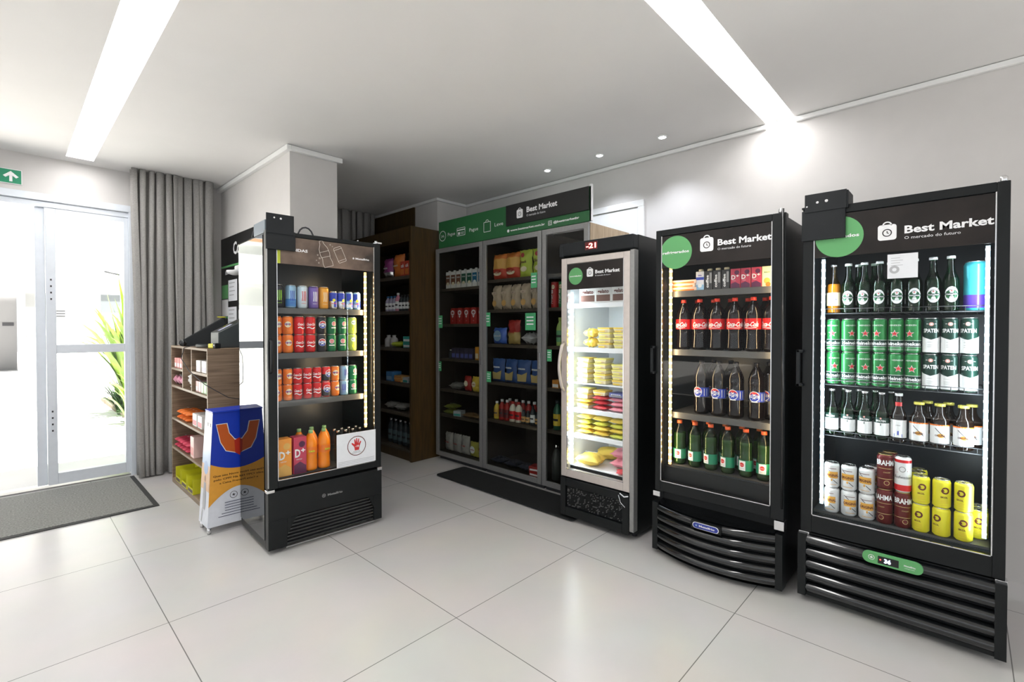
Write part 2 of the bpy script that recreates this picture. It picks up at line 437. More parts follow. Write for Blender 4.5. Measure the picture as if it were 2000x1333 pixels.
m.text('Best Market', 0, 0, .055, MF, bold=True, w=.42).text('O mercado do futuro', .0, -.06, .028, MF, w=.36)
m.xf(Matrix.Translation((-.045, .35, .0098)) @ Matrix.Rotation(-PI / 2, 4, 'Z') @ Matrix.Rotation(-PI / 2, 4, 'X')); m.build('lettering', t)

# ================================================================== OUTSIDE
M_FAC = mat('white_render', (.86, .86, .84), .9, noise=.02, nscale=1)
m = MB().box(-14, 16, 5.90, 40, -.22, -.02, mat('pale_paving', (.74, .73, .71), .8, noise=.04, nscale=1.5))
for k in range(14): m.box(-14, 16, 6.9 + k * 1.1, 6.912 + k * 1.1, -.02, -.018, mat('paving_joint', (.6, .58, .56), .9))
struct('courtyard_ground', m)
t = thing('building', 'white courtyard building across from the entrance, overexposed in daylight', 'building', (0, 21.3, 0))
Z0 = -.02
m = MB()
# wall with openings: dark doorway x -1.2..0.27 z0..2.55; glazed side x .40-.75
m.box(-9, -1.5, 0, .3, Z0, 6, M_FAC).box(-1.5, .27, 0, .3, 2.55, 6, M_FAC).box(.27, .40, 0, .3, Z0, 6, M_FAC).box(.40, 1.05, 0, .3, 2.5, 6, M_FAC).box(.40, 1.05, 0, .3, Z0, .12, M_FAC)
m.box(1.05, 9, 0, .3, Z0, 6, M_FAC)
m.build('wall', t)
MB().box(-9, 9, -.25, 0, 3.08, 3.16, mat('grey_render', (.6, .6, .58), .9)).build('ledge', t)  # lower ledge, in a greyer render than the white wall
MB().box(-9, 9, -.12, 0, 4.72, 4.80, M_FAC).build('ledge', t)
MB().box(-9, -.05, -.02, .02, 4.85, 5.4, mat('terracotta_render', (.62, .36, .22), .9)).build('terracotta_panel', t)
w_ = MB().box(.22, .80, -.06, .04, 4.95, 5.38, mat('grey_awning', (.20, .21, .22), .7)).build('shutter', t); MB().box(.20, .82, -.09, -.06, 5.33, 5.40, M_INK).build('rail', w_)
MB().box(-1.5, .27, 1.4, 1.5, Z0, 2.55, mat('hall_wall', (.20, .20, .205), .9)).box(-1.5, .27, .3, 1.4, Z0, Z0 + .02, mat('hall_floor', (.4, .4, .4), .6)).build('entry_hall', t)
MB().box(-.06, .2, 1.38, 1.395, 1.45, 1.56, M_INK).build('wall_plaque', t)
g = MB().box(.40, .44, .05, .1, .12, 2.5, M_WHT).box(1.0, 1.05, .05, .1, .12, 2.5, M_WHT).box(.44, 1.0, .05, .1, 1.16, 1.26, M_WHT).box(.44, 1.0, .05, .1, .12, .2, M_WHT).build('window', t)
MB().box(.44, 1.0, .07, .08, .2, 2.5, mat('window_grey_pane', (.20, .205, .205), .3)).build('pane', g)
g = MB().box(2.15, 3.6, -.03, .02, 2.52, 2.60, M_WHT).box(2.15, 2.23, -.03, .02, 1.9, 2.52, M_WHT).box(2.75, 2.83, -.03, .02, 1.9, 2.52, M_WHT).box(2.15, 3.6, -.03, .02, 1.82, 1.9, M_WHT).build('window', t)
MB().box(2.23, 2.75, -.01, .01, 1.9, 2.52, mat('window_dark_pane', (.13, .14, .15), .2)).box(2.83, 3.5, -.01, .01, 1.9, 2.52, mat('window_dark_pane')).build('pane', g)
s_ = MB().box(1.10, 1.38, -.02, 0, 1.70, 1.99, mat('pale_plate', (.25, .245, .245), .6)).build('notice_plate', t)
m = MB()
for k in range(3): m.box(1.13, 1.35, -.024, -.02, 1.74 + k * .085, 1.78 + k * .085, M_INK)
m.build('lettering', s_)
m = MB().tube([(2.35, -.02, 3.3), (2.5, -.18, 3.25), (2.72, -.2, 3.2)], .03, M_INK); m.build('camera_bracket', t)
m = MB().tube([(.3, -.02, 3.32), (1.4, -.03, 3.26), (2.35, -.03, 3.24)], .012, mat('grey_cable', (.45, .45, .45), .7)); m.build('cable', t)
# garden bed planting seen through the glass
M_LEAF = mat('fresh_leaf', (.17, .27, .025), .45, noise=.35, nscale=5); M_LEAF2 = mat('deep_leaf', (.045, .10, .03), .5, noise=.4, nscale=6)
def leafy(name, x, y, n, H, sprd, mt, label, wid=.05, seed=1, lmul=1.):
    r = random.Random(seed); m = MB()
    for k in range(n):
        a = r.uniform(0, 2 * PI); L = H * r.uniform(.55, 1.0) * lmul; lean = r.uniform(.15, 1.0) * sprd
        bx, by = r.uniform(-.12, .12), r.uniform(-.12, .12); prev = None; N = 7; vs = []
        for i in range(N + 1):
            q = i / N; h = L * (q - .38 * q * q * (lean / sprd + .3)); o = lean * q ** 1.4
            px, py = bx + o * math.cos(a), by + o * math.sin(a); w = wid * math.sin(PI * min(1, q * .93 + .07)) * r.uniform(.9, 1.1)
            vs += [(px - w * math.sin(a), py + w * math.cos(a), h), (px, py, h - .3 * w), (px + w * math.sin(a), py - w * math.cos(a), h)]
        fs = []
        for i in range(N):
            for e in (0, 1): fs.append((3 * i + e, 3 * i + e + 1, 3 * i + 4 + e, 3 * i + 3 + e))
        m.add(vs, fs, mt, True)
    o = m.build(name); o.location = (x, y, -.02); return tag(o, label, 'plant', 'garden plants outside')
leafy('broad_leaf_plant', 1.42, 9.7, 80, 2.9, .95, M_LEAF, 'tall bright green arching plant outside behind the glass door', .05, 2)
leafy('broad_leaf_plant', 1.32, 8.8, 70, 1.35, .55, M_LEAF, 'low bright green plant nearest to the glass door outside', .035, 3)
leafy('broad_leaf_plant', 1.85, 11.2, 60, 2.6, .8, M_LEAF, 'bright green plant by the window of the white building', .05, 4)
leafy('grassy_plant', 1.35, 9.9, 140, .95, .55, M_LEAF2, 'dark green fine leaved tuft at the tip of the garden bed', .013, 5)
leafy('grassy_plant', 1.42, 8.6, 120, .55, .5, M_LEAF2, 'dark green ground tuft at the near edge of the garden bed', .012, 6)
struct('garden_bed', MB().box(1.25, 3.2, 8.2, 12, -.02, .04, mat('soil', (.16, .12, .08), .95, noise=.3, nscale=8)))

# ================================================================== PRODUCT BUILDERS (each built once at the origin, front to local -y)
def C(name, col=(.5, .5, .5), rough=.35, metal=0.): return mat(name, col, rough, metal, noise=.03)
def proto(name): return empty(name, (0, 0, 0))

def can_body(root, r, h, body, top=None, bands=(), seg=22):
    # bands: (z0,z1,mat) fractions of h
    zs = [.04, .12] ; e = max(.005, r * .28)
    cuts = sorted(set([e / h * 1.3, 1 - e / h * 1.6] + [b for bb in bands for b in bb[:2]]))
    prof = [(r * .72, 0.0), (r * .78, .001), (r, e)]; ms = [top or M_SILV, body]
    last = e
    for c in cuts[1:] if cuts else []:
        z = c * h
        if z <= last + 1e-5 or z > h - e * 1.5: continue
        mid = (last + z) / 2 / h; bm = body
        for b in bands:
            if b[0] <= mid <= b[1]: bm = b[2]
        prof.append((r, z)); ms.append(bm); last = z
    mid = (last + h - e * 1.5) / 2 / h; bm = body
    for b in bands:
        if b[0] <= mid <= b[1]: bm = b[2]
    prof += [(r, h - e * 1.5), (r * .86, h - .003)]; ms += [bm, body]
    m = MB(); m.lathe(prof, body, seg, ms=ms); m.build('body', root)
    m = MB(); m.lathe([(r * .86, h - .003), (r * .865, h), (r * .80, h), (r * .78, h - .003), (r * .02, h - .003)], top or M_SILV, seg)
    m.box(-r * .18, r * .18, -r * .5, r * .2, h - .0028, h - .0012, top or M_SILV); m.build('lid', root)

def item_can(name, r, h, body, print_fn=None, bands=(), top=None):
    t = proto(name); can_body(t, r, h, body, top, bands)
    if print_fn:
        m = MB(); print_fn(m, r + .0006, h); m.build('label_print', t)
    return t

K_HG = mat('can_green', (.028, .22, .06), .3, .35, noise=.05); K_DG = C('dark_bottle_green', (.008, .05, .028)); K_WH = C('label_white', (.82, .84, .84), .45)
K_SPG = C('can_dark_green', (.012, .045, .032), .3, .3); K_PINK = C('emblem_pink', (.75, .38, .33)); K_AMB = C('amber_print', (.72, .38, .06)); K_BRN = C('brown_print', (.12, .02, .012))
K_MAR = C('can_maroon', (.13, .012, .012), .3, .3); K_YEL = C('can_yellow', (.80, .74, .03), .35); K_REDC = C('can_red', (.62, .012, .015), .3, .25)
K_BLU = C('label_blue', (.02, .05, .42)); K_ORA = C('can_orange', (.85, .20, .02), .35, .1); K_BLKC = C('can_black', (.012, .012, .018), .3, .2); K_GUA = C('can_deep_green', (.01, .16, .06), .3, .3)
K_GYEL = C('can_lime', (.42, .55, .08), .35); K_TEAL = C('can_teal', (.05, .42, .50), .3, .3); K_PUR = C('can_purple', (.10, .05, .42), .3, .3); K_LBL = C('can_light_blue', (.30, .50, .68), .3, .4)
K_CANW = C('can_white', (.78, .80, .80), .3, .25); K_BEER = C('beer_dark', (.012, .035, .012), .2); K_MAG = C('carton_magenta', (.52, .04, .09)); K_GRAPE = C('grape', (.10, .01, .06))
K_CREAM = C('cream_print', (.80, .72, .50)); K_YELCAP = C('yellow_cap', (.75, .68, .12)); K_REDCAP = C('red_cap', (.75, .05, .03)); K_ORCAP = C('orange_red_cap', (.85, .14, .04)); K_GRCAP = C('green_cap', (.30, .55, .22))

def p_heine(m, R, h):
    m.quad(-R * 2.2, R * 2.2, h * .19, h * .36, K_SPG, R=R)
    m.text('Heineken', 0, h * .225, .0165, K_WH, R=R + .0005, align='c', w=.088, bold=True)
    m.star(0, h * .56, .0185, K_WH, R=R + .0003); m.star(0, h * .56, .0145, M_RED, R=R + .0008)
    m.text('HEINEKEN', 0, h * .78, .007, K_WH, R=R + .0005, align='c', w=.05)
    for z in (.18, .365): m.quad(-R * 2.2, R * 2.2, h * z, h * z + .0016, K_WH, R=R + .0003)
    for z in (.12, .09): m.quad(-R * 1.2, R * 1.2, h * z, h * z + .001, K_WH, R=R + .0003)
def p_spaten(m, R, h):
    n = 12; vs = []
    for s_ in (-1, 1):
        pts = [(s_ * R * 3.0 * i / n, h * (.40 + .10 * (i / n) * 1.9)) for i in range(n + 1)]
        for (xa, za), (xb, zb) in zip(pts, pts[1:]):
            za, zb = min(za, h * .52), min(zb, h * .52)
            q = [m._pt(xa, h * .05, 0, R, 0), m._pt(xb, h * .05, 0, R, 0), m._pt(xb, zb, 0, R, 0), m._pt(xa, za, 0, R, 0)]
            m.add(q if s_ > 0 else q[::-1], [(0, 1, 2, 3)], K_WH)
    m.text('SPATEN', 0, h * .60, .017, K_WH, R=R + .0005, align='c', w=.060, bold=True)
    m.disc(0, h * .83, .0085, K_PINK, R=R + .0005); m.disc(0, h * .83, .004, K_WH, R=R + .0009)
    m.quad(-.018, -.011, h * .83, h * .84, K_WH, R=R + .0004); m.quad(.011, .018, h * .83, h * .84, K_WH, R=R + .0004)
    for z in (.33, .25, .2): m.quad(-.014, .014, h * z, h * z + .0012, M_ALU, R=R + .0006)
def p_original(m, R, h):
    m.quad(-.028, .028, h * .40, h * .66, K_AMB, R=R)
    m.fan([(-.02, h * .40), (0, h * .28), (.02, h * .40)], K_AMB, R=R, c=(0, h * .37))
    m.text('ORIGINAL', 0, h * .47, .0125, K_BRN, R=R + .0006, align='c', w=.062, bold=True)
    m.line([(-.028 + i * .005, h * .82 - i * .0045) for i in range(5)], .0028, M_INK, R=R + .0004)
    m.line([(.006 + i * .005, h * .34 - i * .0045) for i in range(5)], .0028, M_INK, R=R + .0004)
    m.quad(-.02, .02, h * .77, h * .79, K_BRN, R=R + .0003); m.quad(-.02, .02, h * .14, h * .155, K_AMB, R=R + .0003)
def p_brahma(m, R, h):
    m.text('BRAHMA', 0, h * .70, .024, K_WH, R=R + .0005, align='c', w=.092, bold=True)
    m.quad(-R * 3.1, R * 3.1, h * .30, h * .315, M_GOLD, R=R); m.quad(-R * 3.1, R * 3.1, h * .60, h * .612, M_GOLD, R=R)
    m.text('CHOPP', 0, h * .48, .006, M_GOLD, R=R + .0004, align='c'); m.disc(0, h * .2, .011, M_GOLD, R=R + .0003); m.disc(0, h * .2, .009, K_MAR, R=R + .0006)
def p_bud(m, R, h):
    m.text('Budweiser', 0, h * .40, .014, M_INK, R=R + .0005, align='c', w=.07, shear=.25)
    m.ring(0, h * .66, .010, .013, M_ALU, R=R + .0003); m.line([(-.02, h * .56), (.02, h * .62)], .003, M_RED, R=R + .0004)
def p_skol(m, R, h):
    m.ring(0, h * .64, .0085, .0150, K_BRN, R=R + .0004, a=(-.9 * PI, .75 * PI), n=22)
    m.fan([(-.016, h * .64 - .004), (-.002, h * .64 - .004), (-.010, h * .64 + .010)], K_BRN, R=R + .0006)
    m.text('SKOL', -.004, h * .38, .0075, K_BRN, R=R + .0005, align='c', bold=True)
    for z in (.3, .25, .2, .12): m.quad(-.016, .012, h * z, h * z + .001, K_AMB, R=R + .0004)
def p_coke(m, R, h):
    m.text('Coca-Cola', 0, h * .50, .016, K_WH, R=R + .0005, align='c', w=.058, shear=.3, bold=True)
    m.line([(-.026 + i * .0065, h * (.36 + .045 * math.sin(i * .9))) for i in range(9)], .006, K_WH, R=R + .0003)
def p_orange(m, R, h):
    m.disc(0, h * .55, .019, K_CREAM, R=R); m.text('FANTA', 0, h * .52, .011, K_BLU, R=R + .0005, align='c', bold=True, w=.040)
    m.disc(.006, h * .27, .012, K_ORA, R=R + .0004)
def p_pepsi(m, R, h):
    m.disc(0, h * .55, .025, K_WH, R=R); 
    m.fan([(.022 * math.cos(a), h * .55 + .022 * math.sin(a)) for a in [PI * k / 10 for k in range(11)]], M_RED, R=R + .0004, c=(0, h * .55 + .010))
    m.fan([(.022 * math.cos(a), h * .55 - .004 + .020 * math.sin(a)) for a in [-PI * k / 10 for k in range(11)]], K_BLU, R=R + .0004, c=(0, h * .55 - .012))
    m.quad(-.021, .021, h * .55 - .006, h * .55 + .007, K_WH, R=R + .0007); m.text('PEPSI', 0, h * .55 - .0045, .009, K_BLU, R=R + .001, align='c', bold=True, w=.036)
def p_gua(m, R, h):
    m.disc(0, h * .60, .016, K_WH, R=R); m.disc(0, h * .60, .0125, M_RED, R=R + .0004); m.ring(0, h * .60, .005, .007, K_WH, R=R + .0007)
    m.text('Guaraná', 0, h * .60 - .004, .006, K_WH, R=R + .001, align='c', w=.022); m.quad(-.018, .018, h * .34, h * .40, K_WH, R=R + .0003)
def p_lime(m, R, h):
    m.disc(0, h * .68, .015, K_WH, R=R); m.text('kuat', 0, h * .65, .008, K_GUA, R=R + .0006, align='c', bold=True); m.disc(.004, h * .3, .013, K_YEL, R=R)
def p_energy(fg, bgm):
    def f(m, R, h):
        for dx in (-.010, 0, .010): m.line([(dx, h * .75), (dx + .002, h * .5), (dx - .001, h * .32)], .0045, fg, R=R + .0005)
        m.text('ENERGY', 0, h * .2, .006, fg, R=R + .0005, align='c')
    return f
def p_bull(m, R, h):
    m.quad(-R * 1.2, 0, h * .5, h * .9, K_BLU, R=R + .0002); m.quad(0, R * 1.2, h * .12, h * .5, K_BLU, R=R + .0002)
    m.disc(0, h * .5, .010, K_YEL, R=R + .0006); m.text('Red Bull', 0, h * .3, .007, M_RED, R=R + .0008, align='c', bold=True, w=.03)

# --- bottles
G_GREEN = glass('green_bottle_glass', (.16, .42, .24), 1.5); G_CLEAR = glass('clear_bottle_glass', (.86, .90, .88), 1.5)
G_BROWN = C('brown_bottle_glass', (.010, .005, .003), .08); G_COLA = C('cola_liquid', (.004, .002, .002), .06); G_GLIQ = glass('green_pet', (.42, .70, .42), 1.45)
G_AMBER = glass('pale_amber_glass', (.85, .66, .35), 1.5); G_ORA = mat('orange_drink', (.90, .26, .01), .12, noise=.03); G_PET = glass('clear_pet', (.90, .93, .93), 1.4)
def longneck(h, r, seg=20):
    return [(r * .8, 0), (r * .97, .003), (r, .008), (r, h * .52), (r * .93, h * .585), (r * .62, h * .68), (r * .45, h * .76), (r * .40, h * .94), (r * .46, h * .955), (r * .46, h * .975)]
def item_bottle(name, h, r, bm, cap, prof=None, pf=None, liquid=None, liq_top=.55, capr=.5, caph=.012, seg=20):
    t = proto(name); P = prof(h, r) if prof else longneck(h, r)
    MB().lathe(P, bm, seg).build('body', t)
    if liquid:
        L = [(a * .93, max(z, .003)) for a, z in P if z < h * liq_top]; L.append((L[-1][0] * .9, h * liq_top)); MB().lathe(L, liquid, seg).build('drink', t)
    m = MB(); m.lathe([(r * capr * .95, h - caph), (r * capr, h - caph), (r * capr, h - .002), (r * capr * .9, h)], cap, 16); m.build('cap', t)
    if pf: m = MB(); pf(m, r + .0007, h); m.build('label', t)
    return t
def pet(h, r):
    P = [(r * .7, 0), (r * .95, .006), (r, .02)]
    for k in range(6): P += [(r * (1 if k % 2 else .965), .03 + h * .30 * (k + 1) / 6)]
    P += [(r * .97, h * .42), (r * .97, h * .62), (r, h * .66), (r * .96, h * .72), (r * .72, h * .82), (r * .42, h * .90), (r * .29, h * .935), (r * .29, h * .975)]
    return P
def petc(h, r):   # waisted contour bottle
    return [(r * .7, 0), (r * .96, .006), (r, .02), (r * .96, h * .14), (r * .90, h * .30), (r * .94, h * .38), (r * .99, h * .40), (r * .99, h * .60), (r * 1.0, h * .63), (r * .97, h * .70), (r * .78, h * .79), (r * .50, h * .87), (r * .30, h * .93), (r * .29, h * .975)]
def stubby(h, r): return [(r * .85, 0), (r, .005), (r, h * .58), (r * .93, h * .66), (r * .60, h * .74), (r * .46, h * .82), (r * .44, h * .95), (r * .5, h * .96), (r * .5, h * .975)]
def l_heine(m, R, h):
    m.disc(0, h * .30, .024, K_WH, R=R, rz=.035, n=28); m.ring(0, h * .33, .014, .016, K_SPG, R=R + .0004); m.quad(-.025, .025, h * .285, h * .325, K_SPG, R=R + .0006)
    m.text('Heineken', 0, h * .293, .006, K_WH, R=R + .001, align='c', w=.042, bold=True); m.star(0, h * .365, .005, M_RED, R=R + .0008)
    m.quad(-.015, .015, h * .22, h * .225, M_ALU, R=R + .0006)
def l_spaten(m, R, h):
    m.quad(-R * 1.4, R * 1.4, h * .10, h * .40, K_WH, R=R); m.quad(-R * 1.4, R * 1.4, h * .36, h * .47, K_SPG, R=R + .0003)
    m.fan([(-.022, h * .37), (0, h * .30), (.022, h * .37)], K_SPG, R=R + .0004, c=(0, h * .35)); m.text('SPATEN', 0, h * .385, .009, K_WH, R=R + .0008, align='c', w=.04, bold=True); m.disc(0, h * .455, .004, K_PINK, R=R + .0008)
def l_white(m, R, h):
    m.quad(-R * 1.3, R * 1.3, h * .10, h * .46, K_WH, R=R); m.fan([(-.016, h * .11), (.016, h * .11), (.016, h * .17), (0, h * .24), (-.016, h * .17)], K_BLU, R=R + .0004); m.text('Ultra', 0, h * .34, .006, M_INK, R=R + .0005, align='c', shear=.2)
    m.quad(-R * .5, R * .5, h * .70, h * .82, M_RED, R=R * .45 + .001)
def l_orig(m, R, h):
    m.quad(-R * 1.35, R * 1.35, h * .10, h * .52, K_WH, R=R); m.quad(-R * 1.35, R * 1.35, h * .50, h * .53, K_ORA, R=R + .0003)
    m.line([(-.020 + i * .008, h * .45 - i * .009) for i in range(6)], .0026, M_INK, R=R + .0004); m.disc(.002, h * .28, .013, K_AMB, R=R + .0003, rz=.009); m.text('ORIGINAL', 0, h * .26, .0075, K_BRN, R=R + .0007, align='c', w=.04, bold=True)
def l_corona(m, R, h):
    m.quad(-R * 1.2, R * 1.2, h * .15, h * .42, K_CREAM, R=R); m.text('Corona', 0, h * .27, .009, K_BLU, R=R + .0006, align='c', w=.034, bold=True)
def l_coke(m, R, h):
    m.quad(-R * 3.1, R * 3.1, h * .405, h * .605, K_REDC, R=R); m.text('Coca-Cola', 0, h * .46, .026, K_WH, R=R + .0008, align='c', w=.098, shear=.3, bold=True)
    m.line([(-.04 + i * .01, h * (.435 + .006 * math.sin(i))) for i in range(9)], .003, K_WH, R=R + .0007)
def l_pepsi(m, R, h):
    m.quad(-R * .5, R * 3.1, h * .33, h * .50, K_BLU, R=R); z = h * .42
    m.disc(-.006, z, .029, K_WH, R=R + .0004, n=28)
    m.fan([(-.006 + .026 * math.cos(a), z + .026 * math.sin(a)) for a in [PI * k / 10 for k in range(11)]], M_RED, R=R + .0008, c=(-.006, z + .012))
    m.fan([(-.006 + .026 * math.cos(a), z + .026 * math.sin(a)) for a in [-PI * k / 10 for k in range(11)]], K_BLU, R=R + .0008, c=(-.006, z - .012))
    m.quad(-.031, .019, z - .007, z + .007, K_WH, R=R + .0012); m.text('PEPSI', -.006, z - .005, .010, K_BLU, R=R + .0016, align='c', bold=True, w=.040)
    for x in (.034, .05): m.quad(x, x + .003, h * .35, h * .48, K_WH, R=R + .0006)
    m.quad(-.02, .012, h * .322, h * .336, K_WH, R=R + .0004)
def l_gua(m, R, h):
    m.quad(-R * 3.1, R * 3.1, h * .14, h * .36, C('label_green', (.01, .22, .11)), R=R); m.quad(-.026, .012, h * .15, h * .345, K_WH, R=R + .0005)
    m.disc(-.007, h * .265, .0125, M_RED, R=R + .0009); m.text('Guaraná', -.007, h * .255, .005, K_WH, R=R + .0013, align='c', w=.02); m.text('Antarctica', -.007, h * .18, .005, K_GUA, R=R + .001, align='c', w=.028)
def l_sukita(m, R, h):
    m.quad(-R * 3.1, R * 3.1, h * .42, h * .60, mat('orange_label', (.80, .18, .01), .4), R=R); m.text('Sukita', .004, h * .47, .014, M_INK, R=R + .0009, align='c', w=.04, bold=True, shear=.2); m.text('Sukita', .003, h * .475, .014, K_YEL, R=R + .0013, align='c', w=.04, bold=True, shear=.2)

def item_carton(name, w, d, h, body, pf=None, cap=None, capx=0):
    t = proto(name); MB().box(-w / 2, w / 2, -d / 2, d / 2, 0, h, body).build('body', t, .0015, seg=1)
    if pf: m = MB(); pf(m, w, h, -d / 2 - .0006); m.build('label_print', t)
    if cap: m = MB(); m.lathe([(.011, h), (.014, h), (.014, h + .012), (.012, h + .014)], cap, 14, c=(capx, -d * .15)); m.build('cap', t)
    return t
def pc_dplus(fruit):
    def f(m, w, h, y):
        m.fan([(-w / 2 + .002, .003), (w / 2 - .002, .003), (w / 2 - .002, h * .20), (0, h * .33), (-w / 2 + .002, h * .24)], fruit, y); m.disc(w * .15, h * .8, w * .25, fruit, y)
        m.text('D', -w * .40, h * .46, h * .22, K_WH, y - .0006, bold=True, w=w * .42); m.text('+', w * .06, h * .56, h * .14, K_WH, y - .0006, bold=True, w=w * .34)
        m.text('néctar', -w * .3, h * .38, h * .045, K_WH, y - .0006)
    return f
def pc_toddy(m, w, h, y):
    m.text('coffee', 0, h * .12, w * .34, K_WH, y - .0004, vert=True, w=h * .66, bold=True); m.quad(w * .12, w * .4, h * .35, h * .9, M_ALU, y)
def pc_blue(m, w, h, y):
    m.quad(-w / 2, w / 2, h * .55, h * .70, K_BLU, y); m.quad(-w / 2, w / 2, 0, h * .3, K_LBL, y); m.disc(0, h * .25, w * .25, K_WH, y - .0005); m.text('leite', 0, h * .76, h * .08, K_PUR, y, align='c', bold=True)
def pc_fruit(m, w, h, y):
    m.disc(0, h * .3, w * .32, K_AMB, y); m.disc(w * .12, h * .12, w * .25, K_ORA, y - .0003); m.text('suco', 0, h * .68, h * .1, K_GUA, y, align='c', bold=True)
def pc_milk(a, b):
    def f(m, w, h, y):
        m.quad(-w / 2 + .001, w / 2 - .001, h * .25, h * .80, a, y); m.quad(-w / 2 + .001, w / 2 - .001, h * .80, h * .92, K_WH, y); m.disc(0, h * .28, w * .33, b, y - .0004, rz=h * .1)
        m.text('leite', 0, h * .60, h * .09, K_WH, y - .0005, align='c', w=w * .7, bold=True)
    return f

def pillow(name, w, h, d, body, pf=None, seed=1, crimp=True, rows=10, cols=8, lie=False, wr=.10, bands=()):
    t = proto(name); r = random.Random(seed); m = MB(); ph = [r.uniform(0, 6) for _ in range(6)]
    def P(i, j, s):
        u = i / cols * 2 - 1; q = j / rows * 2 - 1
        bul = max(0, (1 - abs(u) ** 2.6)) ** .55 * max(0, (1 - abs(q) ** 3.2)) ** .5
        n = wr * (math.sin(7 * u + 5 * q + ph[0]) + math.sin(11 * q - 4 * u + ph[1]) + .6 * math.sin(17 * u + ph[2]))
        x = u * w / 2 * (1 - .10 * (1 - abs(q)) * abs(u)) + .004 * math.sin(9 * q + ph[3])
        z = (q + 1) / 2 * h + .003 * math.sin(8 * u + ph[4])
        return (x, s * d / 2 * bul * (1 + n), z)
    for s_ in (-1, 1):
        vs = [P(i, j, s_) for j in range(rows + 1) for i in range(cols + 1)]
        o = len(m.v); m.v += vs
        for j in range(rows):
            bm = body; q = (j + .5) / rows
            for b in bands:
                if b[0] <= q <= b[1]: bm = b[2]
            k = m.m(bm)
            for i in range(cols):
                a = [j * (cols + 1) + i, j * (cols + 1) + i + 1, (j + 1) * (cols + 1) + i + 1, (j + 1) * (cols + 1) + i]
                if s_ > 0: a = a[::-1]
                m.f.append([o + x for x in a]); m.mi.append(k); m.sm.append(True)
    if lie: m.xf(Matrix.Translation((0, h / 2, d * .5 * (1 + wr))) @ Matrix.Rotation(-PI / 2 + PI, 4, 'X') @ Matrix.Rotation(0, 4, 'Z'))
    zm = min(v[2] for v in m.v); m.xf(Matrix.Translation((0, 0, -zm + .0005)))
    m.build('bag', t)
    if pf:
        m = MB(); pf(m, w, h, -d / 2 * 1.12 - .002)
        if lie: m.xf(Matrix.Translation((0, -h / 2, d * .5 * (1 + wr) + .004)) @ Matrix.Rotation(-PI / 2, 4, 'X'))
        m.xf(Matrix.Translation((0, 0, -zm)))
        m.build('label_print', t)
    return t
def pb_text(s, fg, disc=None):
    def f(m, w, h, y):
        if disc: m.disc(0, h * .5, w * .30, disc, y)
        m.text(s, 0, h * .46, h * .09, fg, y - .001, align='c', w=w * .5, bold=True)
    return f

def tray(name, fill, w=.10, d=.10, h=.035):
    """food pack: white tray with printed sleeve"""
    t = proto(name)
    m = MB(); vs = [(-w * .42, -d * .42, 0), (w * .42, -d * .42, 0), (w * .42, d * .42, 0), (-w * .42, d * .42, 0), (-w / 2, -d / 2, h * .7), (w / 2, -d / 2, h * .7), (w / 2, d / 2, h * .7), (-w / 2, d / 2, h * .7)]
    m.add(vs, [(3, 2, 1, 0), (0, 1, 5, 4), (1, 2, 6, 5), (2, 3, 7, 6), (3, 0, 4, 7), (4, 5, 6, 7)], K_CREAM); m.build('tray', t, .004)
    m = MB().box(-w / 2, w / 2, -d / 2, d / 2, h * .7, h, fill); m.build('sleeve', t, .003)
    m = MB().quad(-w * .42, w * .1, h * .12, h * .6, fill, -d * .47).text('pão', w * .2, h * .2, h * .3, K_AMB, -d * .475, align='c'); m.build('label_print', t)
    return t
def sbox(name, w, d, h, body, fg=None, s='', fg2=None):
    t = proto(name); MB().box(-w / 2, w / 2, -d / 2, d / 2, 0, h, body).build('box', t, .0015, seg=1)
    if fg:
        m = MB().quad(-w * .42, w * .42, h * .12, h * .5, fg2 or fg, -d / 2 - .0006)
        if s: m.text(s, 0, h * .6, h * .22, fg, -d / 2 - .0008, align='c', w=w * .7, bold=True)
        m.build('label_print', t)
    return t
def tubecan(name, r, h, body, lidm, s):
    t = proto(name); MB().lathe([(r * .97, 0), (r, .003), (r, h * .95), (r, h * .955)], body, 20).build('tube', t); MB().lathe([(r * 1.02, h * .95), (r * 1.02, h), (r * .9, h)], lidm, 20).build('lid', t)
    m = MB().text(s, 0, h * .14, r * .9, K_WH, R=r + .0008, align='l', vert=True, bold=True, w=h * .55).disc(0, h * .80, r * .5, K_CREAM, R=r + .0006); m.build('label_print', t); return t

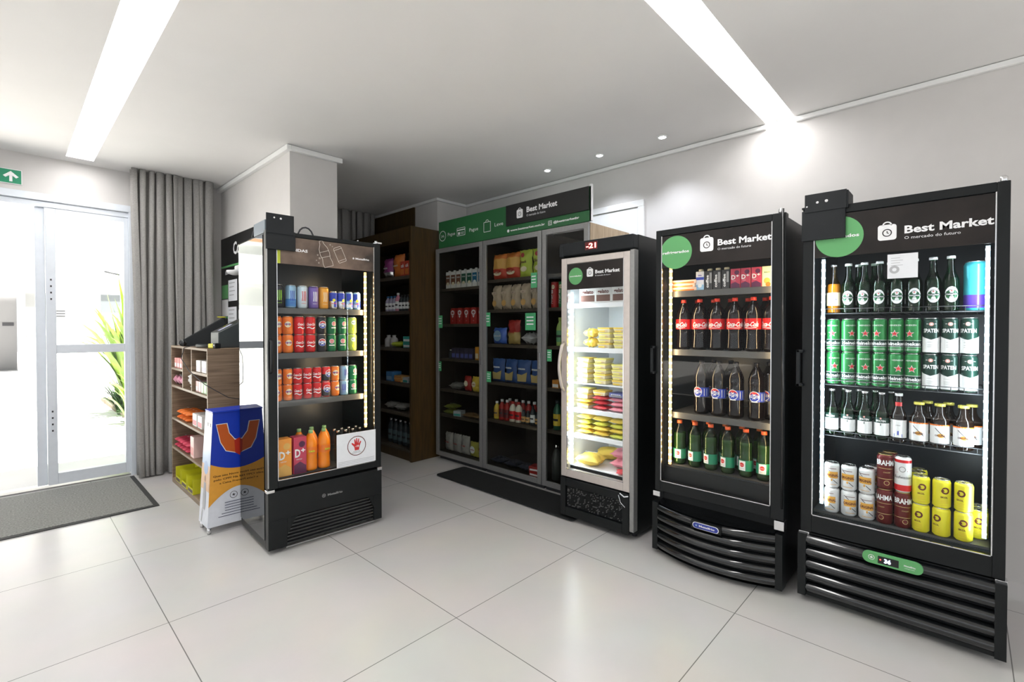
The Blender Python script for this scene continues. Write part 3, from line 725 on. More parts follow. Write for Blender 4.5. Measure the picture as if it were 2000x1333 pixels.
ITEMS = {
 'heine': lambda: item_can('beer_can', .0298, .163, K_HG, p_heine),
 'spaten': lambda: item_can('beer_can', .0298, .163, K_SPG, p_spaten),
 'orig': lambda: item_can('beer_can', .0325, .125, K_CANW, p_original),
 'brahma': lambda: item_can('beer_can', .0315, .165, K_MAR, p_brahma, top=M_GOLD),
 'bud': lambda: item_can('beer_can', .0315, .165, K_CANW, p_bud, bands=((.0, .22, K_REDC), (.84, 1, K_REDC)), top=M_SILV),
 'skol': lambda: item_can('beer_can', .0315, .127, K_YEL, p_skol),
 'teal': lambda: item_can('drink_can', .042, .215, K_TEAL, None, bands=((.0, .32, K_PUR),)),
 'coke': lambda: item_can('soda_can', .033, .117, K_REDC, p_coke),
 'fanta': lambda: item_can('soda_can', .033, .117, K_ORA, p_orange),
 'pepsi': lambda: item_can('soda_can', .033, .117, K_BLKC, p_pepsi),
 'gua': lambda: item_can('soda_can', .031, .117, K_GUA, p_gua),
 'lime': lambda: item_can('soda_can', .031, .117, K_GYEL, p_lime),
 'mcoke': lambda: item_can('soda_can', .0285, .102, K_REDC, p_coke),
 'mfanta': lambda: item_can('soda_can', .0285, .102, K_ORA, p_orange),
 'mblack': lambda: item_can('soda_can', .0285, .102, K_REDC, p_pepsi, bands=((.0, .5, K_BLKC),)),
 'msilver': lambda: item_can('soda_can', .0285, .102, K_LBL, p_energy(K_PUR, None)),
 'mgreen': lambda: item_can('soda_can', .0285, .102, K_GUA, p_gua),
 'e_green': lambda: item_can('energy_drink_can', .0325, .148, K_BLKC, p_energy(C('neon_green', (.35, .8, .05)), None)),
 'e_blue': lambda: item_can('energy_drink_can', .0325, .148, K_LBL, p_energy(K_BLU, None), bands=((.08, .4, C('mid_blue', (.05, .2, .5))),)),
 'e_white': lambda: item_can('energy_drink_can', .0325, .148, C('can_pale_blue', (.62, .74, .80), .3, .3), p_energy(M_RED, None)),
 'e_purple': lambda: item_can('energy_drink_can', .0325, .148, C('can_violet', (.20, .13, .42), .3, .3), p_energy(K_WH, None)),
 'e_orange': lambda: item_can('energy_drink_can', .0325, .148, C('can_orange_gold', (.85, .38, .05), .3, .3), p_energy(K_CREAM, None)),
 'bull': lambda: item_can('energy_drink_can', .0255, .122, M_SILV, p_bull, bands=((.45, .95, K_BLU),)),
 'bull2': lambda: item_can('energy_drink_can', .0255, .122, K_LBL, p_bull, bands=((.12, .3, K_WH),)),
 'bt_heine': lambda: item_bottle('beer_bottle', .247, .0305, G_GREEN, K_WH, None, l_heine, K_BEER, .62),
 'bt_corona': lambda: item_bottle('beer_bottle', .247, .0305, G_AMBER, M_SILV, None, l_corona, mat('beer_gold', (.55, .33, .06), .1), .60),
 'bt_spaten': lambda: item_bottle('beer_bottle', .228, .030, G_GREEN, M_SILV, None, l_spaten, K_BEER, .60),
 'bt_white': lambda: item_bottle('beer_bottle', .228, .030, G_BROWN, K_WH, None, l_white),
 'bt_orig': lambda: item_bottle('beer_bottle', .195, .0345, G_BROWN, K_YELCAP, stubby, l_orig, capr=.56),
 'coke15': lambda: item_bottle('soda_bottle', .305, .0455, G_COLA, K_REDCAP, petc, l_coke, capr=.34, caph=.02),
 'pepsi15': lambda: item_bottle('soda_bottle', .322, .0435, G_COLA, K_BLKC, pet, l_pepsi, capr=.34, caph=.02),
 'gua1': lambda: item_bottle('soda_bottle', .270, .0385, G_GLIQ, K_ORCAP, pet, l_gua, C('guarana_liquid', (.035, .05, .015), .1), .72, capr=.40, caph=.02),
 'suk': lambda: item_bottle('soda_bottle', .262, .040, G_ORA, K_GRCAP, petc, l_sukita, capr=.34, caph=.02),
 'water': lambda: item_bottle('water_bottle', .225, .026, G_PET, M_SILV, pet, None, capr=.42, caph=.016),
 'c_dgrape': lambda: item_carton('juice_carton', .052, .060, .112, K_MAG, pc_dplus(K_GRAPE)),
 'c_toddy': lambda: item_carton('coffee_drink_carton', .045, .055, .112, C('carton_black', (.03, .028, .03)), pc_toddy, K_CREAM),
 'c_blue': lambda: item_carton('milk_carton', .048, .055, .112, C('carton_white', (.75, .76, .82)), pc_blue, K_CREAM),
 'c_fruit': lambda: item_carton('juice_carton', .050, .060, .112, C('carton_cream', (.82, .74, .45)), pc_fruit),
 'C_orange': lambda: item_carton('juice_carton', .084, .075, .235, C('carton_orange', (.86, .33, .04)), pc_dplus(C('peach', (.75, .42, .10)))),
 'C_grape': lambda: item_carton('juice_carton', .080, .075, .235, K_MAG, pc_dplus(K_GRAPE)),
 'strawb': lambda: sbox('juice_pack', .10, .07, .05, C('berry_red', (.75, .05, .02)), K_WH),
 'flatpk': lambda: sbox('dessert_pack', .16, .11, .022, C('pack_cream_pink', (.85, .62, .50)), K_REDC, '', K_ORA),
}

# ================================================================== FRIDGES (local frame: x to the viewer's right, y into the fridge, z up)
def shell(t, a, b, z0, zt, dep, mt, lin, zi0, zi1, side=None, y0=.05, wall=.035):
    m = MB().box(a, a + wall, y0, dep, z0, zt, mt).box(b - wall, b, y0, dep, z0, zt, mt).box(a + wall, b - wall, dep - wall, dep, z0, zt, mt)
    m.box(a + wall, b - wall, y0, dep - wall, zi1, zt, mt).box(a + wall, b - wall, y0, dep - wall, z0, zi0, mt)
    m.build('body', t, .003)
    e = .003
    m = MB().box(a + wall, a + wall + e, y0 + .005, dep - wall, zi0, zi1, lin).box(b - wall - e, b - wall, y0 + .005, dep - wall, zi0, zi1, lin)
    m.box(a + wall, b - wall, dep - wall - e, dep - wall, zi0, zi1, lin).box(a + wall, b - wall, y0 + .005, dep - wall, zi1 - e, zi1, lin).box(a + wall, b - wall, y0 + .005, dep - wall, zi0, zi0 + e, lin)
    m.build('liner', t)
    if side is not None: MB().box(a - .004, a, y0 + .002, dep, z0 + .05, zt - .01, side).build('side_panel', t)
    for x in (a + .05, b - .05):
        for y in (y0 + .05, dep - .05): MB().lathe([(.018, 0), (.018, z0)], M_INK, 12, (x, y)).build('foot', t)
def door(t, a, b, z0, z1, ga, gb, gz0, gz1, mt, edge=None, th=.05, bev=.006):
    m = MB().box(a, ga, 0, th, z0, z1, mt).box(gb, b, 0, th, z0, z1, mt).box(ga, gb, 0, th, gz1, z1, mt).box(ga, gb, 0, th, z0, gz0, mt)
    d = m.build('door', t, .003)
    MB().box(ga - .003, gb + .003, .012, .016, gz0 - .003, gz1 + .003, M_GLASS).build('glass', d)
    if edge:
        e = .004; m = MB().box(ga, ga + e, .002, .01, gz0, gz1, edge).box(gb - e, gb, .002, .01, gz0, gz1, edge).box(ga, gb, .002, .01, gz0, gz0 + e, edge)
        m.build('gasket', d)
    return d
def icon(m, x, z, s, fg, bg, y):
    # shopping bag with a clock; s = width
    r = s * .16; P = []
    for cx, cz, a in ((1, -1, -90), (1, 1, 0), (-1, 1, 90), (-1, -1, 180)):
        for k in range(5):
            q = math.radians(a + k * 22.5); P.append((x + cx * (s / 2 - r) + r * math.cos(q), z + cz * (s * .52 - r) + r * math.sin(q)))
    m.fan(P, fg, y, c=(x, z)); m.ring(x, z + s * .46, s * .19, s * .27, fg, y, n=14, a=(0, PI))
    m.ring(x, z - s * .03, s * .20, s * .26, bg, y - .0006); m.line([(x, z + s * .09), (x, z - s * .04), (x + s * .09, z - s * .08)], s * .05, bg, y - .0006)
def header(d, a, b, z0, z1, y, cx, cz, cr, ix, isz, tx, tz, th, tw, sw, clip=None, ctext='refrigerados'):
    h = MB().box(a, b, y, y + .006, z0, z1, M_HEAD).build('header_panel', d)
    m = MB(); n = 40
    P = [(max(a, cx + cr * math.cos(2 * PI * i / n)), cz + cr * math.sin(2 * PI * i / n)) for i in range(n)]
    P = [(p[0], min(z1 - .001, max(z0 + .001 - .02, p[1]))) for p in P]
    m.fan(P, M_LGREEN, y - .0012, c=(cx, cz)); m.build('green_disc', h)
    m = MB().text(ctext, cx, cz - cr * .06, cr * .16, M_WHT, y - .002, w=cr * 1.65, align='c', bold=True)
    m.build('lettering', h)
    m = MB(); icon(m, ix, tz + th * .35, isz, M_WHT, M_HEAD, y - .001)
    m.build('logo', h)
    m = MB().text('Best Market', tx, tz, th, M_WHT, y - .001, w=tw, bold=True).text('O mercado do futuro', tx, tz - th * .78, th * .38, M_WHT, y - .001, w=sw)
    m.build('lettering', h)
    return h
def led(t, x, y, z0, z1, warm, lum, pitch=.040, face=1, aim=None):
    base = M_LEDS_W if warm else M_LEDS_C; dot = M_LED_W if warm else M_LED_C
    m = MB(); zs = [(z0, 0)]; z = z0 + pitch / 2
    while z < z1 - .006:
        zs += [(z - .005, 1), (z + .005, 0)]; z += pitch
    zs.append((z1, 0)); q_ = [(x - .007, y + .010), (x - .007, y), (x + .007, y), (x + .007, y + .010)]
    for (za, k), (zb, _) in zip(zs, zs[1:]):
        vs = [(a, b, za) for a, b in q_] + [(a, b, zb) for a, b in q_]; o_ = len(m.v)
        m.add(vs, [(3, 0, 4, 7)], base); n_ = len(m.v) - 8
        for f in ((0, 1, 5, 4), (1, 2, 6, 5), (2, 3, 7, 6)): m.f.append([n_ + i for i in f]); m.mi.append(m.m(dot if k else base)); m.sm.append(False)
    # weld the segments into one strip
    idx = {}; nv = []; remap = []
    for v in m.v:
        kk = tuple(round(c, 5) for c in v)
        if kk not in idx: idx[kk] = len(nv); nv.append(v)
        remap.append(idx[kk])
    m.v = nv; m.f = [[remap[i] for i in f] for f in m.f]
    o = m.build('led_strip', t)
    L = bpy.data.lights.new('led_light', 'AREA'); L.shape = 'RECTANGLE'; L.size = .012; L.size_y = z1 - z0; L.energy = lum
    L.color = (1, .74, .42) if warm else (.82, .93, 1)
    q = bpy.data.objects.new('lamp', L); COL.objects.link(q); q.parent = o; q.location = (x - face * .012, y + .004, (z0 + z1) / 2)
    dv = Vector(aim or (-face * .9, .45, 0)).normalized()
    q.rotation_euler = dv.to_track_quat('-Z', 'Y').to_euler()
def wire_shelf(t, a, b, y0, y1, z, n=14, mt=None):
    mt = mt or M_WIRE; m = MB(); r = .0025
    m.tube([(a, y0, z - r), (b, y0, z - r)], r, mt, 6).tube([(a, y1, z - r), (b, y1, z - r)], r, mt, 6).tube([(a, y0, z + .022), (b, y0, z + .022)], .002, mt, 6)
    for x in (a, b): m.tube([(x, y0, z - r), (x, y1, z - r)], r, mt, 6)
    for i in range(n):
        x = a + (b - a) * (i + .5) / n; m.tube([(x, y0, z + .02), (x, y0, z - .0025), (x, y1, z - .0025)], .0016, mt, 5)
    s_ = m.build('shelf', t)
    for x, k in ((a, -1), (b, 1)): MB().tube([(x, y0 + .02, z - .004), (x + k * .010, y0 + .04, z - .045)], .003, M_CHR, 6).build('bracket', s_)
def rail_shelf(t, a, b, y0, y1, z, mt, rh=.035):
    m = MB().box(a, b, y0 + .004, y1, z - .006, z, mt); s_ = m.build('shelf', t)
    MB().box(a, b, y0, y0 + .004, z - rh, z + .002, mt).build('price_rail', s_, .001, seg=1)
    return s_
def louvres(t, a, b, z0, z1, n, y, bul, mt, bow=0.):
    h = (z1 - z0) / n; m = MB(); X_ = 20
    for k in range(n):
        zb = z0 + k * h; prof = [(0.012, .02), (-bul * .35, .10), (-bul * .8, .30), (-bul, .52), (-bul * .8, .72), (-bul * .2, .86), (.014, .93)]
        vs = []
        for i in range(X_ + 1):
            x = a + (b - a) * i / X_; q = 2 * i / X_ - 1; yo = y - bow * (1 - q * q)
            vs += [(x, yo + p, zb + f * h) for p, f in prof]
        L = len(prof)
        m.add(vs, [(i * L + j, (i + 1) * L + j, (i + 1) * L + j + 1, i * L + j + 1) for i in range(X_) for j in range(L - 1)], mt, True)
    # backing
    vs = []
    for i in range(X_ + 1):
        x = a + (b - a) * i / X_; q = 2 * i / X_ - 1; yo = y + .012 - bow * (1 - q * q); vs += [(x, yo, z0), (x, yo, z1)]
    m.add(vs, [(2 * i, 2 * i + 2, 2 * i + 3, 2 * i + 1) for i in range(X_)], M_BLK)
    return m

# ---------------- big beer fridge, nearest on the right
t = thing('display_fridge', 'tallest black glass door beer fridge with cool white lights, rightmost of all', 'fridge', (2.78, .24, 0), RW)
shell(t, -.365, .365, .03, 1.955, .70, M_BLK, M_LINB, .44, 1.90)
d = door(t, -.365, .365, .352, 1.975, -.318, .326, .437, 1.935, M_BLK, M_CHR)
header(d, -.316, .324, 1.728, 1.932, .004, -.213, 1.822, .098, -.028, .068, .034, 1.806, .034, .285, .185)
MB().box(-.385, -.368, -.03, -.012, 1.085, 1.27, M_BLKM).box(-.385, -.355, -.03, .0, 1.255, 1.27, M_BLKM).box(-.385, -.355, -.03, .0, 1.085, 1.10, M_BLKM).build('handle', d, .003)
m = MB().box(-.368, -.185, -.012, 0, 1.815, 1.965, M_BLKM).box(-.355, -.18, -.016, -.012, 1.955, 2.045, M_BLKM).box(-.18, -.174, -.016, .12, 1.955, 2.04, M_BLKM).box(-.368, -.18, -.012, .10, 1.975, 1.985, M_BLKM)
l = m.build('lock_box', t, .002)
for x_, z_, r_ in ((-.30, 2.0, .006), (-.262, 2.002, .007), (-.345, 1.985, .004)): MB().disc(x_, z_, r_, M_CHR, -.0175).build('screw', l)
m = MB().lathe([(.008, 1.972), (.012, 1.978), (.012, 1.995), (.006, 2.0)], M_CHR, 14, (.345, .02)); m.build('hinge', t)
MB().box(.335, .372, -.006, .04, .325, .352, M_CHR).build('hinge', t, .002); MB().box(-.372, -.325, -.006, .03, .338, .350, M_CHR).build('hinge', t, .002)
for x, f in ((-.285, -1), (.303, 1)): led(t, x, .052, .49, 1.725, False, 1.7, face=f)
for z in (1.455, 1.098, .842): wire_shelf(t, -.30, .30, .074, .58, z - .001)
MB().box(-.32, .32, .06, .62, .440, .4535, M_SHELF).build('shelf', t)
m = louvres(t, -.335, .335, .045, .345, 5, -.004, .024, M_GLOSSB)
m.box(-.370, -.335, -.030, .05, .035, .345, M_BLK).box(.335, .370, -.030, .05, .035, .345, M_BLK).box(-.365, .365, -.004, .05, .03, .05, M_BLK)
g = m.build('grille', t)
P = []
for cx, a in ((1, -90), (-1, 90)):
    for k in range(13):
        q = math.radians(a + k * 15); P.append((.005 + cx * .082 + .027 * math.cos(q), .318 + .027 * math.sin(q)))
c_ = MB().prism(P, -.034, -.020, M_LGREEN).build('control_panel', t, .002)
m = MB().quad(-.045, .03, .300, .334, M_SIGNB, -.0348).text('36', -.010, .308, .018, mat('display_blue', (.55, .65, 1), .4, emit=4), -.0354, align='c', bold=True).disc(-.036, .318, .003, mat('display_red', (1, .05, .05), .4, emit=3), -.0354, n=8)
m.build('display', c_)
m = MB().disc(-.069, .320, .012, M_WHT, -.0348).disc(-.069, .320, .010, M_LGREEN, -.0352).star(-.069, .320, .008, M_WHT, -.0356).text('Metalfrio', .068, .316, .007, M_WHT, -.0348, align='c', w=.04, bold=True).text('refrigeração', .068, .307, .004, M_WHT, -.0348, align='c', w=.035); m.build('lettering', c_)
p_ = MB().box(-.025, .082, -.0012, .0, 1.605, 1.715, M_PAPER).build('paper_notice', d)
m = MB().ring(.0, 1.645, .008, .018, mat('grey_print', (.45, .46, .48), .6), -.0018)
for k in range(4): m.quad(-.012, .02 + .01 * (k % 2), 1.696 - k * .011, 1.698 - k * .011, mat('grey_print'), -.0018)
m.build('lettering', p_)

# ---------------- soda fridge, bowed grille
t = thing('display_fridge', 'black glass door soda fridge with bowed louvred grille and warm lights', 'fridge', (2.74, 1.03, 0), RW)
shell(t, -.355, .355, .03, 1.955, .70, M_BLK, M_LINB, .535, 1.90)
d = door(t, -.352, .358, .385, 1.972, -.318, .294, .446, 1.935, M_BLK, M_CHR)
header(d, -.316, .292, 1.745, 1.932, .004, -.228, 1.829, .098, -.045, .075, .016, 1.842, .034, .275, .175)
MB().box(-.372, -.355, -.03, -.012, 1.10, 1.27, M_BLKM).box(-.372, -.345, -.03, .0, 1.255, 1.27, M_BLKM).box(-.372, -.345, -.03, .0, 1.10, 1.115, M_BLKM).build('handle', d, .003)
MB().lathe([(.008, 1.972), (.012, 1.975), (.012, 1.992), (.006, 1.998)], M_CHR, 14, (.33, .02)).build('hinge', t); MB().tube([(.345, -.004, 1.99), (.350, -.006, 1.2), (.350, -.006, .45)], .006, M_GLOSSB).build('hinge_rod', t)
MB().box(.315, .362, -.010, .04, .335, .383, M_CHR).build('hinge', t, .002); MB().box(-.36, -.315, -.010, .03, .352, .383, M_CHR).build('hinge', t, .002)
led(t, -.282, .050, .545, 1.745, True, 1.15, face=-1)
led(t, .286, .056, .60, 1.74, True, .55, face=1)
for z in (1.603, 1.248, .863): rail_shelf(t, -.30, .28, .08, .60, z, M_SHELF)
MB().box(-.31, .30, .07, .64, .530, .5415, M_SHELF).box(-.31, .30, .06, .07, .44, .5415, M_LINB).build('shelf', t)
m = louvres(t, -.325, .325, .035, .315, 5, -.006, .020, M_GLOSSB, bow=.075)
m.box(-.358, -.325, -.022, .05, .03, .318, M_BLK).box(.325, .358, -.022, .05, .03, .318, M_BLK)
vs = []
for i in range(21):
    x = -.325 + .65 * i / 20; q = i / 10 - 1; yo = -.012 - .075 * (1 - q * q); vs += [(x, yo, .315), (x, .05, .330), (x, yo, .03), (x, .05, .03)]
m.add(vs, [(4 * i, 4 * i + 4, 4 * i + 5, 4 * i + 1) for i in range(20)] + [(4 * i + 2, 4 * i + 3, 4 * i + 7, 4 * i + 6) for i in range(20)], M_GLOSSB)
m.build('grille', t)
P = []
for cx, a in ((1, -90), (-1, 90)):
    for k in range(9):
        q = math.radians(a + k * 22.5); P.append((cx * .055 + .017 * math.cos(q), .283 + .017 * math.sin(q)))
b_ = MB().box(-.082, .082, -.1065, -.08, .262, .305, M_BLK).prism(P, -.109, -.1065, M_WHT).build('badge', t, .002)
P2 = [(x * .95, .283 + (z - .283) * .86) for x, z in P]
MB().fan(P2, C('badge_blue', (.02, .04, .30)), -.1096, c=(0, .283)).star(-.05, .283, .008, K_LBL, -.1102).text('Metalfrio', -.035, .278, .011, M_WHT, -.1102, w=.085, bold=True).build('lettering', b_)

# ---------------- slim upright freezer
M_PINKS = mat('satin_steel', (.62, .56, .52), .35, metal=.5, noise=.04)
t = thing('display_freezer', 'slim upright freezer with satin steel door frame and red digital temperature display', 'freezer', (2.765, 1.835, 0), RW)
shell(t, -.295, .295, .035, 1.985, .62, M_BLK, M_LINW, .385, 1.88)
d = door(t, -.292, .262, .312, 1.878, -.245, .215, .365, 1.835, M_PINKS, M_CHR)
header(d, -.243, .213, 1.652, 1.833, .004, -.168, 1.745, .060, -.048, .052, -.005, 1.752, .024, .190, .12, ctext='congelados')
m = MB(); N = 12
m.tube([(-.262, -.004, .93), (-.262, -.03, .955)] + [(-.262, -.034 - .03 * math.sin(PI * i / N), .96 + .29 * i / N) for i in range(N + 1)] + [(-.262, -.004, 1.275)], .011, M_PINKS, 10); m.build('handle', d)
MB().box(-.295, .292, -.015, .06, 1.892, 1.982, M_BLKM).box(-.297, -.26, -.02, 0, 1.885, 1.965, M_BLKM).build('top_panel', t, .006)
x_ = MB().box(-.075, .025, -.018, -.014, 1.915, 1.968, mat('display_red_dark', (.10, .0, .0), .3)).build('display', t)
MB().text('-21', -.025, 1.925, .034, mat('display_red_bright', (1, .12, .10), .4, emit=6), -.0188, align='c', w=.08, bold=True).build('digits', x_)
MB().box(.263, .2945, -.002, .05, .06, 1.885, M_ALU).build('edge_trim', t, .003)
m = MB().box(-.29, -.245, -.012, .05, .035, .305, M_BLK).box(.215, .262, -.012, .05, .035, .305, M_BLK).box(-.245, .215, -.012, .05, .25, .305, M_BLK).box(-.245, .215, -.012, .05, .035, .10, M_BLK).box(-.245, .215, .01, .05, .10, .25, M_BLK)
g = m.build('grille', t, .004)
m = MB()
for i in range(46):
    for j in range(14): m.box(-.235 + i * .0098, -.232 + i * .0098, .0, .010, .107 + j * .010, .113 + j * .010, M_ALU if rnd.random() < .22 else M_WIRE)
m.build('perforation', g)
m = MB().tube([(.20, -.013, .298), (.235, -.02, .285), (.262, -.014, .292)], .004, M_PAPER).tube([(.19, -.0135, .285), (.205, -.0135, .24), (.238, -.0135, .215)], .002, M_PAPER); m.build('peeling_tape', g)
led(t, -.235, .052, .40, 1.64, False, 3.2, face=-1)
for z in (1.553, 1.238, .985, .800, .615): rail_shelf(t, -.250, .255, .075, .52, z, M_LINW, .03 if z not in (.985,) else .008)

# ---------------- can fridge, standing alone on the left
t = thing('display_fridge', 'black drinks fridge with mirror polished side standing alone beside the pillar', 'fridge', (1.45, 3.03, 0), 0)
FRIDGE_CANS = t
shell(t, -.372, .372, .03, 1.955, .57, M_BLK, M_LINB, .43, 1.90, side=M_MIRR)
d = door(t, -.372, .378, .398, 1.972, -.312, .332, .442, 1.945, M_BLK, M_CHR)
M_STONE = mat('stone_print', (.14, .095, .07), .5, noise=.75, nscale=5)
h = MB().box(-.310, .330, .004, .010, 1.775, 1.943, M_STONE).build('header_panel', d)
m = MB().quad(-.310, -.290, 1.775, 1.943, mat('lime_strip', (.45, .52, .03), .5), .003); m.build('lime_strip', h)
m = MB().text('BEBIDAS', -.125, 1.858, .017, M_WHT, .003, bold=True, w=.125, align='r')
m.text('Metalfrio', .295, 1.846, .013, M_WHT, .003, bold=True, w=.10, align='r').star(.180, 1.852, .010, M_WHT, .003); m.build('lettering', h)
W3 = mat('line_print', (.80, .74, .66), .5); m = MB()
def rot(pts, cx, cz, a):
    return [(cx + x * math.cos(a) - z * math.sin(a), cz + x * math.sin(a) + z * math.cos(a)) for x, z in pts]
BT = [(-.010, .085), (-.012, .075), (-.012, .066), (-.028, .035), (-.032, .0), (-.026, -.03), (-.032, -.06), (-.030, -.085)]
BT2 = BT + [(-x, z) for x, z in BT[::-1]]
m.line(rot(BT2 + [BT2[0]], -.015, 1.862, .32), .0022, W3, .003)
for z in (.015, -.02): m.line(rot([(-.031, z), (.031, z)], -.015, 1.862, .32), .002, W3, .003)
CN = [(-.028, -.045), (-.024, -.052), (.024, -.052), (.028, -.045), (.028, .042), (.022, .05), (-.022, .05), (-.028, .042), (-.028, -.045)]
m.line(rot(CN, .085, 1.868, .42), .0022, W3, .003).line(rot([(-.028, -.038), (.028, -.038)], .085, 1.868, .42), .002, W3, .003).line(rot([(-.028, .036), (.028, .036)], .085, 1.868, .42), .002, W3, .003)
for x, z, r in ((-.055, 1.80, .004), (-.07, 1.815, .003), (-.05, 1.83, .005), (-.062, 1.85, .004), (.02, 1.925, .004), (.035, 1.915, .003)): m.ring(x, z, r * .7, r, W3, .003, n=10)
m.build('drawing', h)
m = MB().tube([(-.352, -.004, 1.11), (-.352, -.03, 1.125), (-.352, -.034, 1.2), (-.352, -.03, 1.295), (-.352, -.004, 1.31)], .009, M_BLKM, 8).box(-.365, -.330, -.006, 0, 1.10, 1.32, M_BLKM); m.build('handle', d)
MB().box(-.3725, -.366, -.006, .0, .41, 1.965, M_ALU).build('edge_trim', d)
k_ = MB().box(-.376, -.205, -.014, 0, 1.855, 1.972, M_BLKM).box(-.376, -.215, -.018, -.014, 1.95, 2.07, M_BLKM).build('lock_box', t, .002)
MB().disc(-.33, 2.045, .005, M_CHR, -.0195).build('screw', k_); MB().disc(-.293, 2.043, .006, M_CHR, -.0195).build('screw', k_)
MB().box(-.372, -.29, .02, .24, 1.957, 2.035, mat('grey_blue_steel', (.16, .19, .22), .45, metal=.3)).build('power_box', t, .003)
m = MB().tube([(-.34, .25, 1.965)] + [(-.34 + .0 * i, .30 + .07 * math.cos(PI - i * .5), 1.97 + .055 * math.sin(i * .5)) for i in range(7)], .008, M_INK); m.build('cable', t)
m = MB().tube([(-.12 + .05 * math.cos(PI - PI * i / 8), .05, 1.955 + .07 * math.sin(PI * i / 8)) for i in range(9)], .005, M_INK); m.build('cable', t)
MB().box(.345, .385, -.008, .04, 1.972, 1.982, M_CHR).lathe([(.011, 1.98), (.009, 1.992)], M_CHR, 12, (.352, .015)).build('hinge', t); MB().lathe([(.006, 1.972), (.006, 1.984)], M_CHR, 10, (.225, .03)).build('bolt', t)
MB().box(.345, .382, -.010, .035, .375, .397, M_CHR).build('hinge', t, .002); MB().box(-.38, -.335, -.010, .03, .380, .397, M_CHR).build('hinge', t, .002)
led(t, .290, .050, .68, 1.77, True, 1.5, face=1, aim=(-.9, .45, 0))
for z in (1.505, 1.219, .916): rail_shelf(t, -.31, .285, .07, .50, z, M_SHELF)
MB().box(-.32, .32, .06, .52, .430, .4435, M_SHELF).build('shelf', t)
# lower panel with arched vent
m = MB().box(-.372, .378, -.008, .05, .205, .385, M_BLK).box(-.372, -.262, -.008, .05, .03, .205, M_BLK).box(.318, .378, -.008, .05, .03, .205, M_BLK)
m.prism([(-.262, .205), (-.262, .10), (-.215, .19), (-.19, .205)], -.008, .05, M_BLK).prism([(.318, .205), (.318, .12), (.285, .195), (.27, .205)], -.008, .05, M_BLK)
m.build('lower_panel', t, .002)
m = MB().box(-.262, .318, .03, .05, .03, .205, M_INK)
for k in range(8): m.box(-.262, .318, .0, .012, .040 + k * .021, .049 + k * .021, M_GLOSSB)
m.box(-.27, .325, -.010, -.006, .022, .030, M_ALU); m.build('vent_grille', t)
MB().text('Metalfrio', .09, .282, .014, M_ALU, -.0088, w=.10, align='r', bold=True).ring(-.035, .289, .009, .012, M_ALU, -.0088).star(-.035, .289, .008, M_ALU, -.0088).build('lettering', t)
n_ = MB().box(.055, .335, -.0018, 0, .448, .668, M_PAPER).build('age_notice', d)
m = MB().ring(.195, .575, .062, .067, K_BRN, -.0024, n=36)
HR = [(-.016, -.03), (-.020, -.005), (-.036, .012), (-.040, .022), (-.034, .024), (-.018, .012), (-.020, .045), (-.014, .047), (-.009, .018), (-.006, .052), (0, .053), (.002, .018), (.010, .048), (.016, .046), (.011, .012), (.024, .030), (.030, .026), (.018, -.005), (.014, -.03)]
m.fan([(.197 + x, .575 + z) for x, z in HR], M_RED, -.003, c=(.197, .570)).text('-18', .197, .566, .014, M_WHT, -.0036, align='c', bold=True)
m.text('PROIBIDO PARA', .195, .535, .005, M_INK, -.003, align='c').text('MENORES DE 18 ANOS', .195, .526, .005, M_INK, -.003, align='c')
for k in range(3): m.quad(.065, .325, .458 + k * .010, .461 + k * .010, mat('grey_print'), -.0024)
m.build('lettering', n_)

# ================================================================== DRINKS IN THE RIGHTMOST FRIDGE
def rows(keys_y, x, z, fmt, cat, group, dz=0, rz=RW, jit=.5, dxy=0):
    for i, (k, y) in enumerate(keys_y): put(k, (x + dxy, y, z), fmt.format(ORD[i]), cat, group, rz + rnd.uniform(-jit, jit))
XB = 2.915
put('bt_corona', (XB, .493, 1.4555), 'clear golden beer bottle at the left end of the top shelf in the rightmost fridge', 'bottle', None, RW)
rows([('bt_heine', y) for y in (.432, .367, .307, .242, .178, .112, .052)], XB, 1.4555, 'green beer bottle with oval label, {} from left in the top shelf front row', 'bottle', 'green beer bottles on the top shelf', jit=.12)
rows([('bt_heine', y) for y in (.40, .335, .272, .21)], XB + .075, 1.4555, 'green beer bottle with oval label, {} from left in the top shelf second row', 'bottle', 'green beer bottles on the top shelf', jit=.3)
put('teal', (XB + .01, -.03, 1.4555), 'large teal and purple can at the right end of the rightmost fridge top shelf', 'can', None, RW)
CY = (.490, .427, .365, .303, .241, .179)
for tier, z in (('lower', 1.0985), ('upper', 1.262)):
    for i, y in enumerate(CY):
        put('heine', (2.895, y, z), f'green beer can with red star, {tier} tier, {ORD[i]} from the left in the middle shelf row', 'can', 'green beer cans with red stars', RW + (rnd.uniform(-.75, .75) if i % 2 else rnd.uniform(-.2, .6)))
    for i, y in enumerate((.116, .053, -.010)):
        put('spaten', (2.895, y, z), f'dark green and white beer can, {tier} tier, {ORD[i]} from the left in the rightmost fridge', 'can', 'dark green and white beer cans', RW + rnd.uniform(-.2, .2))
rows([('bt_spaten', y) for y in (.494, .425, .358, .292)], 2.90, .8435, 'green beer bottle with white pointed label, {} from the left on the lower wire shelf', 'bottle', 'green beer bottles with white pointed labels', jit=.15)
rows([('bt_spaten', y) for y in (.455, .39, .325, .262)], 2.97, .8435, 'green beer bottle in the second row of the lower wire shelf, {} from the left', 'bottle', 'green beer bottles with white pointed labels', jit=.3)
put('bt_white', (2.90, .228, .8435), 'beer bottle with white and blue label and red neck band in the rightmost fridge', 'bottle', None, RW)
rows([('bt_orig', y) for y in (.155, .083, .005)], 2.90, .8435, 'short brown beer bottle with yellow cap, {} from the left in the front row', 'bottle', 'short brown beer bottles', jit=.12)
